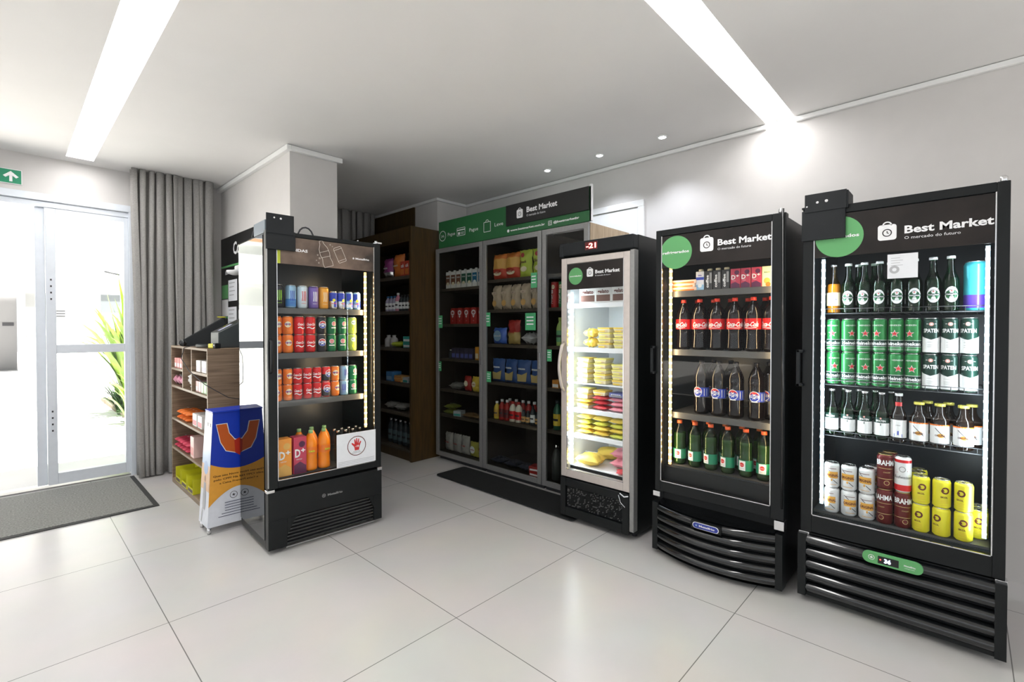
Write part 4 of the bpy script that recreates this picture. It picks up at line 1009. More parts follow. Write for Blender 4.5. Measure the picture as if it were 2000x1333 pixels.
rows([('bt_orig', y) for y in (.128, .055, -.022)], 2.972, .8435, 'short brown beer bottle with yellow cap, {} from the left in the second row', 'bottle', 'short brown beer bottles', jit=.12)
for tier, z in (('lower', .454), ('upper', .579)):
    for i, y in enumerate((.486, .415, .343)): put('orig', (2.865, y, z), f'white and amber beer can, {tier} tier, {ORD[i]} from the left on the fridge floor', 'can', 'white and amber beer cans', RW + rnd.uniform(-.4, .4))
    for i, y in enumerate((.143, .073, .001)): put('skol', (2.865, y, .454 if tier == 'lower' else .581), f'yellow beer can, {tier} tier, {ORD[i]} from the left in the front row', 'can', 'yellow beer cans', RW + rnd.uniform(-.5, .5))
for k in range(2):
    for z, tier in ((.454, 'lower'), (.581, 'upper')): put('skol', (2.935 + .066 * k, .158, z), f'yellow beer can {("second", "third")[k]} in depth behind the left yellow column, {tier} tier', 'can', 'yellow beer cans', RW + .6)
put('skol', (2.945, -.048, .454), 'single yellow beer can at the right rear of the rightmost fridge floor', 'can', 'yellow beer cans', RW)
put('skol', (3.015, -.048, .454), 'single yellow beer can hidden behind the right rear one', 'can', 'yellow beer cans', RW)
put('orig', (2.935, .33, .454), 'white and amber beer can behind the third column, lower tier', 'can', 'white and amber beer cans', RW + .5)
put('orig', (2.935, .33, .579), 'white and amber beer can behind the third column, upper tier', 'can', 'white and amber beer cans', RW + .5)
put('brahma', (2.865, .2735, .454), 'tall maroon beer can at the bottom of the left tall stack', 'can', 'tall maroon beer cans', RW - .35)
put('brahma', (2.865, .2735, .619), 'tall maroon beer can with gold lid on top of the left tall stack', 'can', 'tall maroon beer cans', RW + .3)
put('brahma', (2.865, .2075, .454), 'tall maroon beer can under the white and red tall can', 'can', 'tall maroon beer cans', RW + .4)
put('bud', (2.865, .2075, .619), 'tall white and red beer can with script lettering on a maroon can', 'can', None, RW)
for k, z in enumerate((.454, .619)): put('brahma', (2.932, .262, z), ('tall maroon beer can behind the left tall stack, lower', 'tall maroon beer can behind the left tall stack, upper')[k], 'can', 'tall maroon beer cans', RW + .9)

# ================================================================== SODA FRIDGE CONTENTS
for i in range(3): put('flatpk', (2.89, 1.255, 1.6035 + i * .0225), ('cream dessert pack, bottom of the pile in the soda fridge', 'cream dessert pack, middle of the pile in the soda fridge', 'cream dessert pack, topmost of the pile in the soda fridge')[i], 'food pack', 'cream dessert packs', RW + (.05, -.06, .03)[i])
put('c_fruit', (2.87, .787, 1.6035), 'small cream coloured fruit juice carton at the right end of the soda fridge top shelf', 'carton', None, RW)
put('c_blue', (2.87, 1.153, 1.6035), 'white and blue milk carton with cream cap on the soda fridge top shelf', 'carton', None, RW)
rows([('c_toddy', y) for y in (1.101, 1.053, 1.005)], 2.87, 1.6035, 'small black coffee drink carton with cream cap, {} from the left', 'carton', 'small black cartons', jit=.02)
rows([('c_dgrape', y) for y in (.951, .896, .841)], 2.87, 1.6035, 'small magenta juice carton, {} from the left on the soda fridge top shelf', 'carton', 'small magenta juice cartons', jit=.02)
rows([('c_dgrape', y) for y in (.925, .865)], 2.942, 1.6035, 'small magenta juice carton in the second row, {} from the left', 'carton', 'small magenta juice cartons', jit=.02)
rows([('coke15', y) for y in (1.268, 1.168, 1.066, .966, .866, .772)], 2.882, 1.2485, 'cola bottle with red label, {} from the left in the soda fridge front row', 'bottle', 'cola bottles with red labels', jit=.45)
rows([('coke15', y) for y in (1.222, 1.122, 1.022, .925, .832)], 2.978, 1.2485, 'cola bottle with red label, {} from the left in the soda fridge second row', 'bottle', 'cola bottles with red labels', jit=.4)
rows([('pepsi15', y) for y in (1.158, 1.058, .960, .850)], 2.89, .8635, 'dark cola bottle with blue label and globe mark, {} from the left', 'bottle', 'dark cola bottles with blue labels', jit=.15)
rows([('pepsi15', y) for y in (1.118, 1.018, .81)], 2.98, .8635, 'dark cola bottle with blue label behind the front row, {} from the left', 'bottle', 'dark cola bottles with blue labels', jit=.3)
rows([('gua1', y) for y in (1.282, 1.186, 1.092, .995, .896, .802)], 2.865, .5425, 'green soda bottle with orange red cap, {} from the left in the front row', 'bottle', 'green soda bottles', jit=.3)
rows([('gua1', y) for y in (1.228, 1.138, 1.04, .945, .85)], 2.95, .5425, 'green soda bottle with orange red cap, {} from the left in the second row', 'bottle', 'green soda bottles', jit=.3)

# ================================================================== CAN FRIDGE CONTENTS (the fridge stands turned a little, its goods with it)
BEFORE = set(COL.objects)
Z1 = 1.5065
for k, x, lb in (('e_green', 1.178, 'black and neon green energy drink can at the left end of the top shelf'), ('e_blue', 1.256, 'pale blue and dark blue tall energy drink can on the can fridge top shelf'), ('e_white', 1.328, 'pale silver blue tall energy drink can on the can fridge top shelf'),
                 ('e_purple', 1.400, 'violet tall energy drink can on the can fridge top shelf'), ('e_orange', 1.468, 'orange gold tall energy drink can on the can fridge top shelf')):
    put(k, (x, 3.14, Z1), lb, 'can', 'tall energy drink cans', 0)
for i, (k, x) in enumerate((('bull', 1.530), ('bull', 1.584), ('bull2', 1.642), ('bull2', 1.698))):
    put(k, (x, 3.13, Z1), ('blue and silver small energy drink can next to the orange tall can', 'blue and silver small energy drink can, second of the small ones', 'light blue small energy drink can, third of the small ones', 'light blue small energy drink can nearest the light strip')[i], 'can', 'small energy drink cans', rnd.uniform(-.3, .3))
CX = [('fanta', 1.166), ('fanta', 1.235), ('coke', 1.306), ('coke', 1.378), ('pepsi', 1.452), ('gua', 1.520), ('gua', 1.592), ('lime', 1.666)]
NM = {'fanta': 'orange soda can', 'coke': 'red cola can', 'pepsi': 'black cola can with globe mark', 'gua': 'green soda can with red disc', 'lime': 'lime green soda can'}
for tier, z in (('lower', 1.2205), ('upper', 1.338)):
    for i, (k, x) in enumerate(CX): put(k, (x, 3.14, z), f'{NM[k]}, {tier} tier, {ORD[i]} column from the left on the middle can shelf', 'can', 'soda cans stacked on the middle can shelf', rnd.uniform(-.3, .3))
CX = [('mfanta', 1.168), ('mfanta', 1.232), ('mcoke', 1.294), ('mcoke', 1.356), ('mcoke', 1.418), ('mblack', 1.480), ('mfanta', 1.541), ('msilver', 1.603), ('mgreen', 1.666)]
NM = {'mfanta': 'mini orange soda can', 'mcoke': 'mini red cola can', 'mblack': 'mini red and black cola can', 'msilver': 'mini silver blue can', 'mgreen': 'mini deep green soda can'}
for tier, z in (('lower', .9175), ('upper', 1.0195)):
    for i, (k, x) in enumerate(CX): put(k, (x, 3.135, z), f'{NM[k]}, {tier} tier, {ORD[i]} column from the left on the mini can shelf', 'can', 'mini soda cans', rnd.uniform(-.4, .4))
for i, (k, x) in enumerate(CX[:8]): put(k, (x + .03, 3.197, 1.0195 - .102), f'{NM[k]} in the rear row of the mini can shelf, {ORD[i]} from the left', 'can', 'mini soda cans', rnd.uniform(-.4, .4))
put('C_orange', (1.198, 3.13, .4445), 'large orange juice carton at the bottom left of the can fridge', 'carton', None, 0)
put('C_grape', (1.292, 3.13, .4445), 'large magenta grape juice carton beside the orange carton', 'carton', None, 0)
put('strawb', (1.20, 3.225, .4445), 'red berry pack behind the orange carton, bottom one', 'food pack', None, 0)
for i, (x, y) in enumerate(((1.374, 3.13), (1.460, 3.13), (1.332, 3.222), (1.416, 3.226), (1.500, 3.222))):
    put('suk', (x, y, .4445), ('orange soda bottle in front, left of the pair', 'orange soda bottle in front, right of the pair', 'orange soda bottle in the second row, left one', 'orange soda bottle in the second row, middle one', 'orange soda bottle in the second row, right one')[i], 'bottle', 'orange soda bottles', rnd.uniform(-.3, .3))
for i in range(4): put('water', (1.575 + i * .0535, 3.165, .4445), f'clear water bottle behind the age notice, {ORD[i]} from the left in front', 'bottle', 'clear water bottles', 0)
for i in range(4): put('water', (1.578 + i * .0535, 3.235, .4445), f'clear water bottle in the second row behind the age notice, {ORD[i]} from the left', 'bottle', 'clear water bottles', 0)

TURN = -.05
for o in [o for o in COL.objects if o not in BEFORE and o.parent is None] + [FRIDGE_CANS]:
    v = Matrix.Rotation(TURN, 3, 'Z') @ (o.location - Vector((1.45, 3.03, 0))); o.location = v + Vector((1.45, 3.03, 0)); o.rotation_euler.z += TURN

# ================================================================== FREEZER CONTENTS
def P_(name, rgb): return C(name, rgb, .45)
K_FY = P_('pack_yellow', (.86, .62, .10)); K_FL = P_('pack_lemon', (.84, .76, .22)); K_FR = P_('pack_red', (.62, .06, .07)); K_FPK = P_('pack_pink', (.80, .30, .36)); K_FB = P_('pack_blue', (.10, .12, .35)); K_FG = P_('pack_lime', (.62, .66, .10)); K_IW = P_('ice_cream_white', (.78, .77, .74))
K_PLAS = C('clear_wrap', (.75, .75, .73), .15)
ITEMS.update({
 'tray_y': lambda: tray('bread_pack', K_FL, .098, .11, .036), 'tray_o': lambda: tray('bread_pack', K_FY, .098, .11, .036),
 'icebox': lambda: sbox('ice_cream_box', .128, .10, .118, K_IW, K_BRN, 'gelato', C('choc', (.16, .08, .06))),
 'fz_y': lambda: pillow('frozen_food_bag', .13, .10, .028, K_FY, pb_text('pão', K_BRN), 4, lie=True, wr=.15),
 'fz_l': lambda: pillow('frozen_food_bag', .12, .10, .026, K_FG, pb_text('queijo', K_BRN), 5, lie=True, wr=.15),
 'fz_r': lambda: pillow('frozen_food_bag', .12, .10, .026, K_FR, pb_text('carne', K_WH), 6, lie=True, wr=.15),
 'fz_p': lambda: pillow('frozen_food_bag', .12, .10, .026, K_FPK, pb_text('frango', K_WH), 7, lie=True, wr=.15),
 'fz_b': lambda: sbox('frozen_food_box', .11, .10, .030, K_FB, K_WH, 'pizza', M_ALU),
 'big_y': lambda: pillow('frozen_food_bag', .19, .16, .075, K_FY, pb_text('batata', K_WH), 9, lie=True, wr=.12),
 'big_r': lambda: pillow('frozen_food_bag', .17, .15, .055, K_FPK, pb_text('linguiça', K_WH), 10, lie=True, wr=.18),
 'ball_y': lambda: pillow('frozen_food_bag', .10, .09, .055, K_FY, pb_text('pão', K_BRN), 11, lie=True, wr=.2),
})
XF = 2.905
for i, y in enumerate((1.983, 1.846, 1.712)): put('icebox', (XF + .018, y, 1.554), f'white ice cream box with brown print, {ORD[i]} from the left on the freezer top shelf', 'box', 'ice cream boxes', RW + (.18, .05, -.03)[i])
def stack(keys, x, y, z, dz, where, noun, grp, j=.06):
    for i, k in enumerate(keys): put(k, (x + rnd.uniform(-.004, .004), y, z + i * dz), f'{noun}, {ORD[i]} from the bottom {where}', 'food pack', grp, RW + rnd.uniform(-j, j))
stack(['tray_o', 'tray_y', 'tray_y', 'tray_o'], XF, 1.825, 1.239, .0362, 'of the middle stack on the second freezer shelf', 'yellow bread pack', 'yellow bread packs')
stack(['tray_y', 'tray_y', 'tray_y', 'tray_o'], XF, 1.700, 1.239, .0362, 'of the right stack on the second freezer shelf', 'yellow bread pack', 'yellow bread packs')
stack(['ball_y', 'ball_y'], XF - .005, 1.95, 1.239, .068, 'beside the bread packs on the second freezer shelf', 'puffy yellow frozen bag', 'puffy yellow frozen bags')
for n, y, q in (('left', 2.00, ['tray_y', 'tray_o', 'tray_y', 'tray_y', 'tray_o']), ('middle', 1.855, ['tray_y', 'tray_o', 'tray_y', 'tray_y', 'tray_y']), ('right', 1.712, ['tray_o', 'tray_y', 'tray_y', 'tray_y'])):
    stack(q, XF, y, .986, .0362, f'of the {n} stack on the third freezer shelf', 'yellow bread pack', 'yellow bread packs')
stack(['tray_o', 'fz_y', 'tray_o', 'tray_y'], XF, 2.00, .801, .0362, 'of the left pile on the fourth freezer shelf', 'yellow frozen pack', 'packs on the fourth freezer shelf')
stack(['fz_r', 'fz_r', 'fz_r', 'tray_o'], XF, 1.865, .801, .0345, 'of the middle pile on the fourth freezer shelf', 'red or yellow frozen pack', 'packs on the fourth freezer shelf')
stack(['fz_p', 'fz_p', 'fz_p', 'fz_b'], XF, 1.725, .801, .0345, 'of the right pile on the fourth freezer shelf', 'pink or blue frozen pack', 'packs on the fourth freezer shelf')
for n, y in (('left', 1.995), ('middle', 1.86), ('right', 1.725)):
    stack(['fz_y' if n != 'right' else 'fz_l', 'fz_y', 'fz_l', 'fz_y'], XF, y, .616, .0345, f'of the {n} pile on the fifth freezer shelf', 'flat yellow frozen bag', 'flat yellow frozen bags')
put('big_y', (2.91, 1.965, .3885), 'big yellow frozen bag in front on the freezer floor', 'food bag', None, RW + .1)
put('big_r', (3.00, 1.74, .3885), 'pink meat bag lying on the freezer floor, lower of two', 'food bag', 'pink meat bags', RW)
put('big_r', (2.99, 1.735, .462), 'pink meat bag lying on the freezer floor, upper of two', 'food bag', 'pink meat bags', RW + .2)
put('big_y', (3.14, 1.955, .3885), 'big yellow frozen bag at the back of the freezer floor', 'food bag', None, RW + .5)
put('fz_r', (2.872, 1.665, .3885), 'small red frozen bag at the front right of the freezer floor', 'food bag', None, RW + .5)

# ================================================================== DOOR CABINETS IN THE RECESS (front at x = 3.12)
XA = 3.12
def cabinet(label, ya, yb, shelves, rightside=False, handle=True):
    w = (ya - yb); t = thing('glass_door_cabinet', label, 'cabinet', (XA, (ya + yb) / 2, 0), RW, 'glass door product cabinets'); h = w / 2
    side = M_OAKZ if rightside else M_CINT
    m = MB().box(-h, -h + .018, .025, .62, .06, 2.205, M_CINT).box(h - .018, h, .025, .62, .06, 2.205, side).box(-h + .018, h - .018, .025, .62, 2.187, 2.205, M_CINT).box(-h + .018, h - .018, .025, .62, .06, .085, M_CINT).box(-h + .018, h - .018, .60, .62, .085, 2.187, M_CINT)
    m.build('body', t); MB().box(-h + .01, h - .01, .05, .6, 0, .06, M_INK).build('plinth', t)
    f = .045
    m = MB().box(-h + .002, -h + f, 0, .022, .045, 2.205, M_ALU).box(h - f, h - .002, 0, .022, .045, 2.205, M_ALU).box(-h + f, h - f, 0, .022, 2.16, 2.205, M_ALU).box(-h + f, h - f, 0, .022, .045, .09, M_ALU)
    d = m.build('door', t, .002)
    MB().box(-h + f, h - f, .008, .012, .09, 2.16, M_DGLASS).build('glass', d)
    if handle: MB().box(h - .035, h - .008, -.012, 0, 1.03, 1.17, M_SILV).build('handle', d, .002)
    for z in shelves: MB().box(-h + .019, h - .019, .045, .595, z - .028, z, M_DARKW).build('shelf', t)
    return t
ZL = (1.79, 1.42, 1.062, .74, .475); ZM = (1.835, 1.552, 1.228, .872, .515)
cabinet('grey framed glass door cabinet with milk cartons, nearest to the brown shelf unit', 4.062, 3.342, ZL)
cabinet('grey framed glass door cabinet with crisps and bread, middle of the three', 3.338, 2.612, ZM)
tC = cabinet('grey framed glass door cabinet half hidden behind the slim freezer', 2.608, 2.136, ZM, True, False)
M_TAG = C('shelf_tag_green', (.07, .38, .16), .4)
def stag(y, z, h=.085, w=.055, lb=''):
    t = thing('door_sticker', lb, 'sticker', (XA + .0055, y, z), RW, 'green notices on the cabinet glass')
    MB().box(-w / 2, w / 2, 0, .002, -h / 2, h / 2, M_TAG).build('card', t, .0008, seg=1)
    m = MB()
    for k in range(3): m.quad(-w * .36, w * .3, h * (.22 - .2 * k), h * (.29 - .2 * k), M_WHT, -.001)
    m.build('lettering', t)
stag(3.99, 1.445, .13, .07, 'green notice on the left cabinet glass near the red coffee packs')
stag(2.70, 1.79, .13, .07, 'green notice on the middle cabinet glass beside the crisps')
stag(3.27, 1.46, .13, .06, 'green notice on the middle cabinet glass at its left edge')
stag(2.74, 1.435, .15, .12, 'largest green notice, on the middle cabinet glass by the bread bags')
stag(4.0, .98, .10, .05, 'pale green notice low on the left cabinet glass')
stag(3.26, .92, .10, .06, 'green notice on the middle cabinet glass by the pasta bags')
stag(2.53, 1.15, .10, .05, 'green notice on the glass of the cabinet beside the freezer')
# ---- sign board over the cabinets
t = thing('shop_sign', 'long green and black shop sign standing on top of the glass door cabinets', 'sign', (XA - .004, 3.05, 2.208), RW)
MB().box(-.95, .94, 0, .02, 0, .27, M_GREEN).box(.926, .944, .0, .022, 0, .285, M_WHT).build('green_board', t, .001, seg=1)
k_ = MB().box(.035, .925, -.012, 0, .085, .268, M_SIGNB).build('black_board', t, .001, seg=1)
m = MB(); icon(m, .205, .172, .072, M_WHT, M_SIGNB, -.0128); m.build('logo', k_)
MB().text('Best Market', .285, .172, .046, M_WHT, -.0128, w=.335, bold=True).text('O mercado do futuro', .285, .135, .020, M_WHT, -.0128, w=.21).build('lettering', k_)
for s_, x_, w_ in (('Pegue', -.80, .115), ('Pague', -.47, .125), ('Leve', -.12, .11)): MB().text(s_, x_, .108, .034, M_WHT, -.001, w=w_).build('lettering', t)
m = MB().text('www.bestmarket.com.br', .08, .035, .018, M_WHT, -.001, w=.40, bold=True); m.build('lettering', t); MB().text('@bestmarketbr', .57, .035, .018, M_WHT, -.001, w=.26, bold=True).build('lettering', t)
MB().ring(-.885, .12, .047, .053, M_WHT, -.001, n=30).text('24h', -.885, .105, .026, M_WHT, -.001, align='c').build('clock_icon', t)
m = MB().line([(-.655, .09), (-.535, .09), (-.535, .165), (-.655, .165), (-.655, .09)], .005, M_WHT, -.001).quad(-.655, -.535, .14, .15, M_WHT, -.001).quad(-.64, -.61, .10, .125, M_WHT, -.001)
for z in (.118, .105): m.quad(-.60, -.55, z, z + .004, M_WHT, -.001)
m.build('card_icon', t)
MB().line([(-.265, .075), (-.175, .075), (-.175, .165), (-.265, .165), (-.265, .075)], .005, M_WHT, -.001).ring(-.22, .165, .018, .023, M_WHT, -.001, a=(0, PI), n=12).build('bag_icon', t)
MB().disc(.055, .043, .014, M_WHT, -.001).build('web_icon', t)
MB().ring(.535, .043, .007, .010, M_WHT, -.001).line([(.518, .026), (.552, .026), (.552, .060), (.518, .060), (.518, .026)], .004, M_WHT, -.001).build('social_icon', t)

# ================================================================== BROWN OPEN SHELF UNIT
t = thing('shelf_unit', 'tall brown laminate open shelf unit between the pillar recess and the glass cabinets', 'shelf', (2.845, 4.11, 0), RW)
m = MB().box(-.03, .0, 0, .46, 0, 2.42, M_WALN).box(-1.2, -1.17, 0, .46, 0, 2.42, M_WALN).box(-1.17, -.03, 0, .46, 2.27, 2.42, M_WALN).box(-1.17, -.03, .44, .46, .08, 2.27, M_CINT).box(-1.17, -.03, .02, .46, 0, .09, M_WALN)
m.build('body', t)
ZW = (1.925, 1.56, 1.17, .80, .49)
for z in ZW: MB().box(-1.168, -.032, .012, .438, z - .035, z, M_DARKW).build('shelf', t)
MB().box(-1.168, -.032, .012, .438, .092, .112, M_DARKW).build('shelf', t)

# ---- goods (front to -y, then turned to face the room)
K_KRAFT = P_('snack_orange', (.70, .20, .04)); K_SNR = P_('snack_red', (.55, .06, .03)); K_SNG = P_('snack_green', (.50, .62, .06)); K_CLB = P_('bread_wrap', (.50, .40, .29)); K_CRUMB = P_('crisps_tan', (.62, .36, .12)); K_NAVY = P_('pasta_blue', (.03, .08, .25)); K_PASTA = P_('pasta_gold', (.50, .38, .15))
K_DKB = P_('dark_bottle', (.02, .03, .035)); K_KET = P_('ketchup_red', (.38, .02, .015)); K_MAY = P_('mayo_cream', (.68, .64, .52)); K_MUS = P_('mustard_yellow', (.68, .50, .05)); K_PURB = P_('bag_purple', (.28, .05, .20)); K_TEA = P_('teal_pack', (.04, .35, .30)); K_SOAP = P_('soap_pink', (.62, .25, .35)); K_LILAC = P_('lilac', (.38, .36, .50))
def jar(name, r, h, bm, cap, lab=None, lt=.6):
    t = proto(name); MB().lathe([(r * .9, 0), (r, .004), (r, h * .62), (r * .8, h * .74), (r * .42, h * .84), (r * .40, h * .9)], bm, 16).build('body', t)
    MB().lathe([(r * .48, h * .88), (r * .48, h), (r * .42, h)], cap, 12).build('cap', t)
    if lab: MB().quad(-r * 1.4, r * 1.4, h * .14, h * lt * .9, lab, R=r + .0008).quad(-r * .8, r * .8, h * .3, h * .38, M_INK, R=r + .0014).build('label', t)
    return t
ITEMS.update({
 'bagpur': lambda: pillow('snack_bag', .16, .22, .09, K_PURB, pb_text('ração', K_WH), 21, wr=.14, bands=((0, .3, M_SILV),)),
 'bagora': lambda: pillow('snack_bag', .19, .25, .10, K_KRAFT, pb_text('snack', K_CREAM), 22, wr=.12),
 'boxred': lambda: sbox('food_box', .075, .09, .16, K_SNR, K_WH, 'café', K_KRAFT),
 'lilbot': lambda: jar('cleaning_bottle', .032, .17, K_LILAC, C('cap_blue', (.04, .18, .40)), K_WH),
 'pinkbot': lambda: jar('cleaning_bottle', .032, .20, K_SOAP, K_WH, K_WH), 'blkbot': lambda: jar('cleaning_bottle', .028, .175, K_DKB, M_INK, K_WH), 'redbot': lambda: jar('cleaning_bottle', .03, .16, K_KET, M_INK, K_WH),
 'roll': lambda: jar('paper_roll', .045, .13, K_PAPERR, K_PAPERR), 'lying_g': lambda: pillow('food_bag', .16, .13, .05, K_SNG, None, 24, lie=True, wr=.2), 'teabox': lambda: sbox('food_box', .13, .10, .06, K_TEA, K_WH, '', K_WH),
 'bluebox': lambda: sbox('food_box', .12, .12, .10, C('box_blue', (.06, .20, .42)), K_WH, '', K_LBL), 'tanpk': lambda: sbox('food_box', .14, .10, .022, K_CRUMB, K_WH, '', K_KRAFT), 'whtbox': lambda: sbox('food_box', .09, .09, .055, C('box_white', (.45, .50, .52)), K_FB, '', K_TEA),
 'dkbot': lambda: jar('dark_bottle', .04, .27, K_DKB, M_CHR, C('label_dim', (.06, .10, .11))), 'lying_w': lambda: pillow('food_bag', .16, .13, .06, C('bag_grey', (.25, .25, .23)), None, 25, lie=True, wr=.2),
 'milkb': lambda: item_carton('milk_carton', .068, .07, .172, K_IW, pc_milk(C('milk_brown', (.17, .06, .03)), K_CREAM), K_WH), 'milkg': lambda: item_carton('milk_carton', .068, .07, .172, K_IW, pc_milk(C('milk_green', (.02, .12, .07)), K_CREAM), K_WH), 'milkl': lambda: item_carton('milk_carton', .068, .07, .172, K_IW, pc_milk(C('milk_blue', (.02, .16, .32)), K_WH), K_WH),
 'coffee': lambda: coffee_pack(), 'drkbox': lambda: sbox('food_box', .06, .06, .11, C('box_dark', (.05, .04, .07)), K_KET, '', K_FB), 'orab': lambda: sbox('food_box', .052, .06, .13, C('box_orange', (.68, .30, .03)), K_WH, '', K_CREAM),
 'jarw': lambda: jar('small_jar', .022, .09, K_DKB, K_WH), 'redbag': lambda: pillow('food_bag', .095, .15, .06, K_KET, pb_text('arroz', K_WH, K_CREAM), 26, wr=.1), 'crbag': lambda: pillow('food_bag', .095, .15, .06, K_MUS, pb_text('milho', K_KET, K_CREAM), 27, wr=.1),
 'olive': lambda: pillow('food_bag', .15, .13, .045, C('olive_pack', (.20, .24, .04)), pb_text('sal', K_WH), 28, lie=True, wr=.12), 'tanlie': lambda: pillow('food_bag', .15, .12, .04, C('tan_bag', (.26, .16, .07)), None, 29, lie=True, wr=.15),
 'greybag': lambda: pillow('food_bag', .12, .19, .07, C('clear_grey_bag', (.34, .33, .31)), pb_text('balas', K_KET), 30, wr=.16), 'yelbag': lambda: pillow('food_bag', .12, .15, .06, C('dull_yellow_bag', (.42, .40, .06)), pb_text('milho', K_KET, K_WH), 31, wr=.12),
 'chipR': lambda: pillow('crisps_bag', .17, .235, .09, K_KRAFT, lambda m, w, h, y: (m.disc(0, h * .22, w * .3, K_CREAM, y + .008, rz=h * .09), m.text('Chips', 0, h * .25, h * .14, K_KET, y, align='c', w=w * .55, bold=True)), 32, wr=.10, bands=((0, .4, K_SNR), (.4, .8, C('snack_gold', (.75, .42, .10))))),
 'chipG': lambda: pillow('crisps_bag', .15, .24, .07, K_SNG, lambda m, w, h, y: (m.disc(-w * .1, h * .8, w * .14, K_KET, y + .006), m.disc(0, h * .28, w * .25, K_CREAM, y + .002, rz=h * .1), m.text('Snack', 0, h * .5, h * .10, K_BRN, y - .002, align='c', w=w * .5, bold=True)), 33, wr=.10),
 'bread': lambda: pillow('bread_bag', .115, .225, .085, K_CLB, lambda m, w, h, y: (m.quad(-w * .3, w * .3, h * .62, h * .72, C('pale_label', (.58, .46, .36)), y - .001), m.text('pão', 0, h * .64, h * .05, K_BRN, y - .002, align='c'), m.disc(0, h * .25, w * .25, K_CRUMB, y)), 34, wr=.16),
 'bluebag': lambda: pillow('food_bag', .17, .15, .08, C('bag_royal', (.05, .13, .50)), pb_text('sal', K_WH, K_LBL), 35, wr=.12), 'goldbag': lambda: pillow('food_bag', .15, .22, .08, C('bag_gold', (.45, .32, .10)), pb_text('granola', K_KET), 36, wr=.2, bands=((.55, 1, K_KET),)),
 'crump': lambda: pillow('crumpled_bag', .17, .14, .07, K_PAPERR, None, 37, lie=True, wr=.35),
 'pasta': lambda: pillow('pasta_bag', .155, .215, .06, K_NAVY, lambda m, w, h, y: (m.fan([(-w * .3, h * .1), (w * .3, h * .1), (w * .38, h * .5), (0, h * .38), (-w * .34, h * .42)], K_PASTA, y - .002), m.text('massa', 0, h * .6, h * .09, K_WH, y - .003, align='c', w=w * .5, bold=True)), 38, wr=.10),
 'must': lambda: jar('sauce_bottle', .030, .165, K_MUS, K_WH, C('sauce_label', (.6, .35, .05))), 'ket': lambda: jar('sauce_bottle', .031, .19, K_KET, K_WH, C('ket_label', (.12, .01, .01))), 'may': lambda: jar('sauce_bottle', .034, .185, K_MAY, K_KET, K_REDC), 'soy': lambda: jar('sauce_bottle', .024, .12, K_DKB, M_INK, K_CRUMB), 'soy2': lambda: jar('sauce_bottle', .026, .17, K_DKB, M_INK, K_WH),
 'dkpk': lambda: pillow('food_bag', .15, .13, .05, C('bag_charcoal', (.03, .035, .05)), None, 39, lie=True, wr=.2), 'redpk': lambda: sbox('food_box', .12, .10, .04, K_KET, K_WH, '', K_WH),
 'tubeR': lambda: tubecan('crisps_tube', .036, .215, C('tube_red', (.45, .02, .02)), C('lid_maroon', (.2, .01, .01)), 'Pringles'), 'tubeG': lambda: tubecan('crisps_tube', .036, .215, C('tube_green', (.02, .22, .07)), C('lid_green', (.02, .12, .05)), 'Pringles'),
 'limeb': lambda: jar('cleaning_bottle', .034, .24, C('bottle_lime', (.40, .58, .15)), C('cap_lime', (.5, .6, .15)), K_TAGG), 'tin': lambda: sbox('food_box', .07, .07, .07, C('tin_orange', (.60, .25, .05)), K_KET, '', K_WH),
 'oilb': lambda: jar('oil_bottle', .036, .25, C('oil_green', (.03, .12, .07)), K_DKB, K_MUS), 'pinkl': lambda: jar('wine_bottle', .040, .26, K_DKB, K_DKB, C('label_coral', (.60, .16, .14))), 'glassb': lambda: jar('dark_bottle', .040, .30, C('bottle_smoke', (.045, .05, .045)), M_CHR),
})
K_PAPERR = P_('tissue_white', (.50, .50, .50)); K_TAGG = P_('label_tag_green', (.15, .42, .20))
def coffee_pack():
    t = proto('coffee_pack'); MB().box(-.042, .042, -.03, .03, 0, .13, K_KET).prism([(-.042, .13), (.042, .13), (.028, .165), (-.028, .165)], -.03, .03, K_KET).build('pack', t, .004)
    MB().disc(0, .115, .029, K_WH, -.031, rz=.026).disc(0, .115, .017, K_KET, -.0315, rz=.012).text('Café', 0, .111, .008, K_WH, -.032, align='c').fan([(-.016, .085), (.016, .085), (0, .060)], K_WH, -.031).text('café', 0, .03, .007, K_WH, -.031, align='c').build('label_print', t)
    return t
def line_up(keys, x, y0, dy, z, fmt, cat, group, jit=.06):
    for i, k in enumerate(keys):
        put(k, (x + rnd.uniform(-.003, .003), y0 - i * dy, z), fmt.format(ORD[i]), cat, group, RW + rnd.uniform(-jit, jit))
U = 'brown shelf unit'
XW = 2.945
put('bagpur', (XW, 4.66, ZW[0] + .001), f'purple and silver snack bag on the top shelf of the {U}', 'bag', None, RW)
put('bagora', (XW + .02, 4.485, ZW[0] + .001), f'large orange snack bag on the top shelf of the {U}', 'bag', None, RW)
for i, y in enumerate((4.345, 4.264, 4.183)): put('boxred', (XW, y, ZW[0] + .001), f'orange red food box, {ORD[i]} from the left on the top shelf of the {U}', 'box', 'orange red food boxes', RW)
for i, (k, y) in enumerate((('lilbot', 4.69), ('lilbot', 4.625), ('lilbot', 4.56), ('pinkbot', 4.493), ('blkbot', 4.43), ('blkbot', 4.37), ('blkbot', 4.31), ('redbot', 4.245), ('redbot', 4.180))):
    put(k, (XW, y, ZW[1] + .001), f'{dict(lilbot="lilac cleaning bottle with blue cap", pinkbot="pink cleaning bottle", blkbot="black cleaning bottle", redbot="red cleaning bottle")[k]}, {ORD[i]} in the row on the {U}', 'bottle', 'cleaning bottles on the second shelf', RW)
for i, y in enumerate((4.68, 4.575)): put('roll', (XW, y, ZW[2] + .001), ('white paper roll at the left on the third shelf of the ' + U, 'white paper roll beside the green bag on the third shelf of the ' + U)[i], 'paper roll', 'white paper rolls', RW)
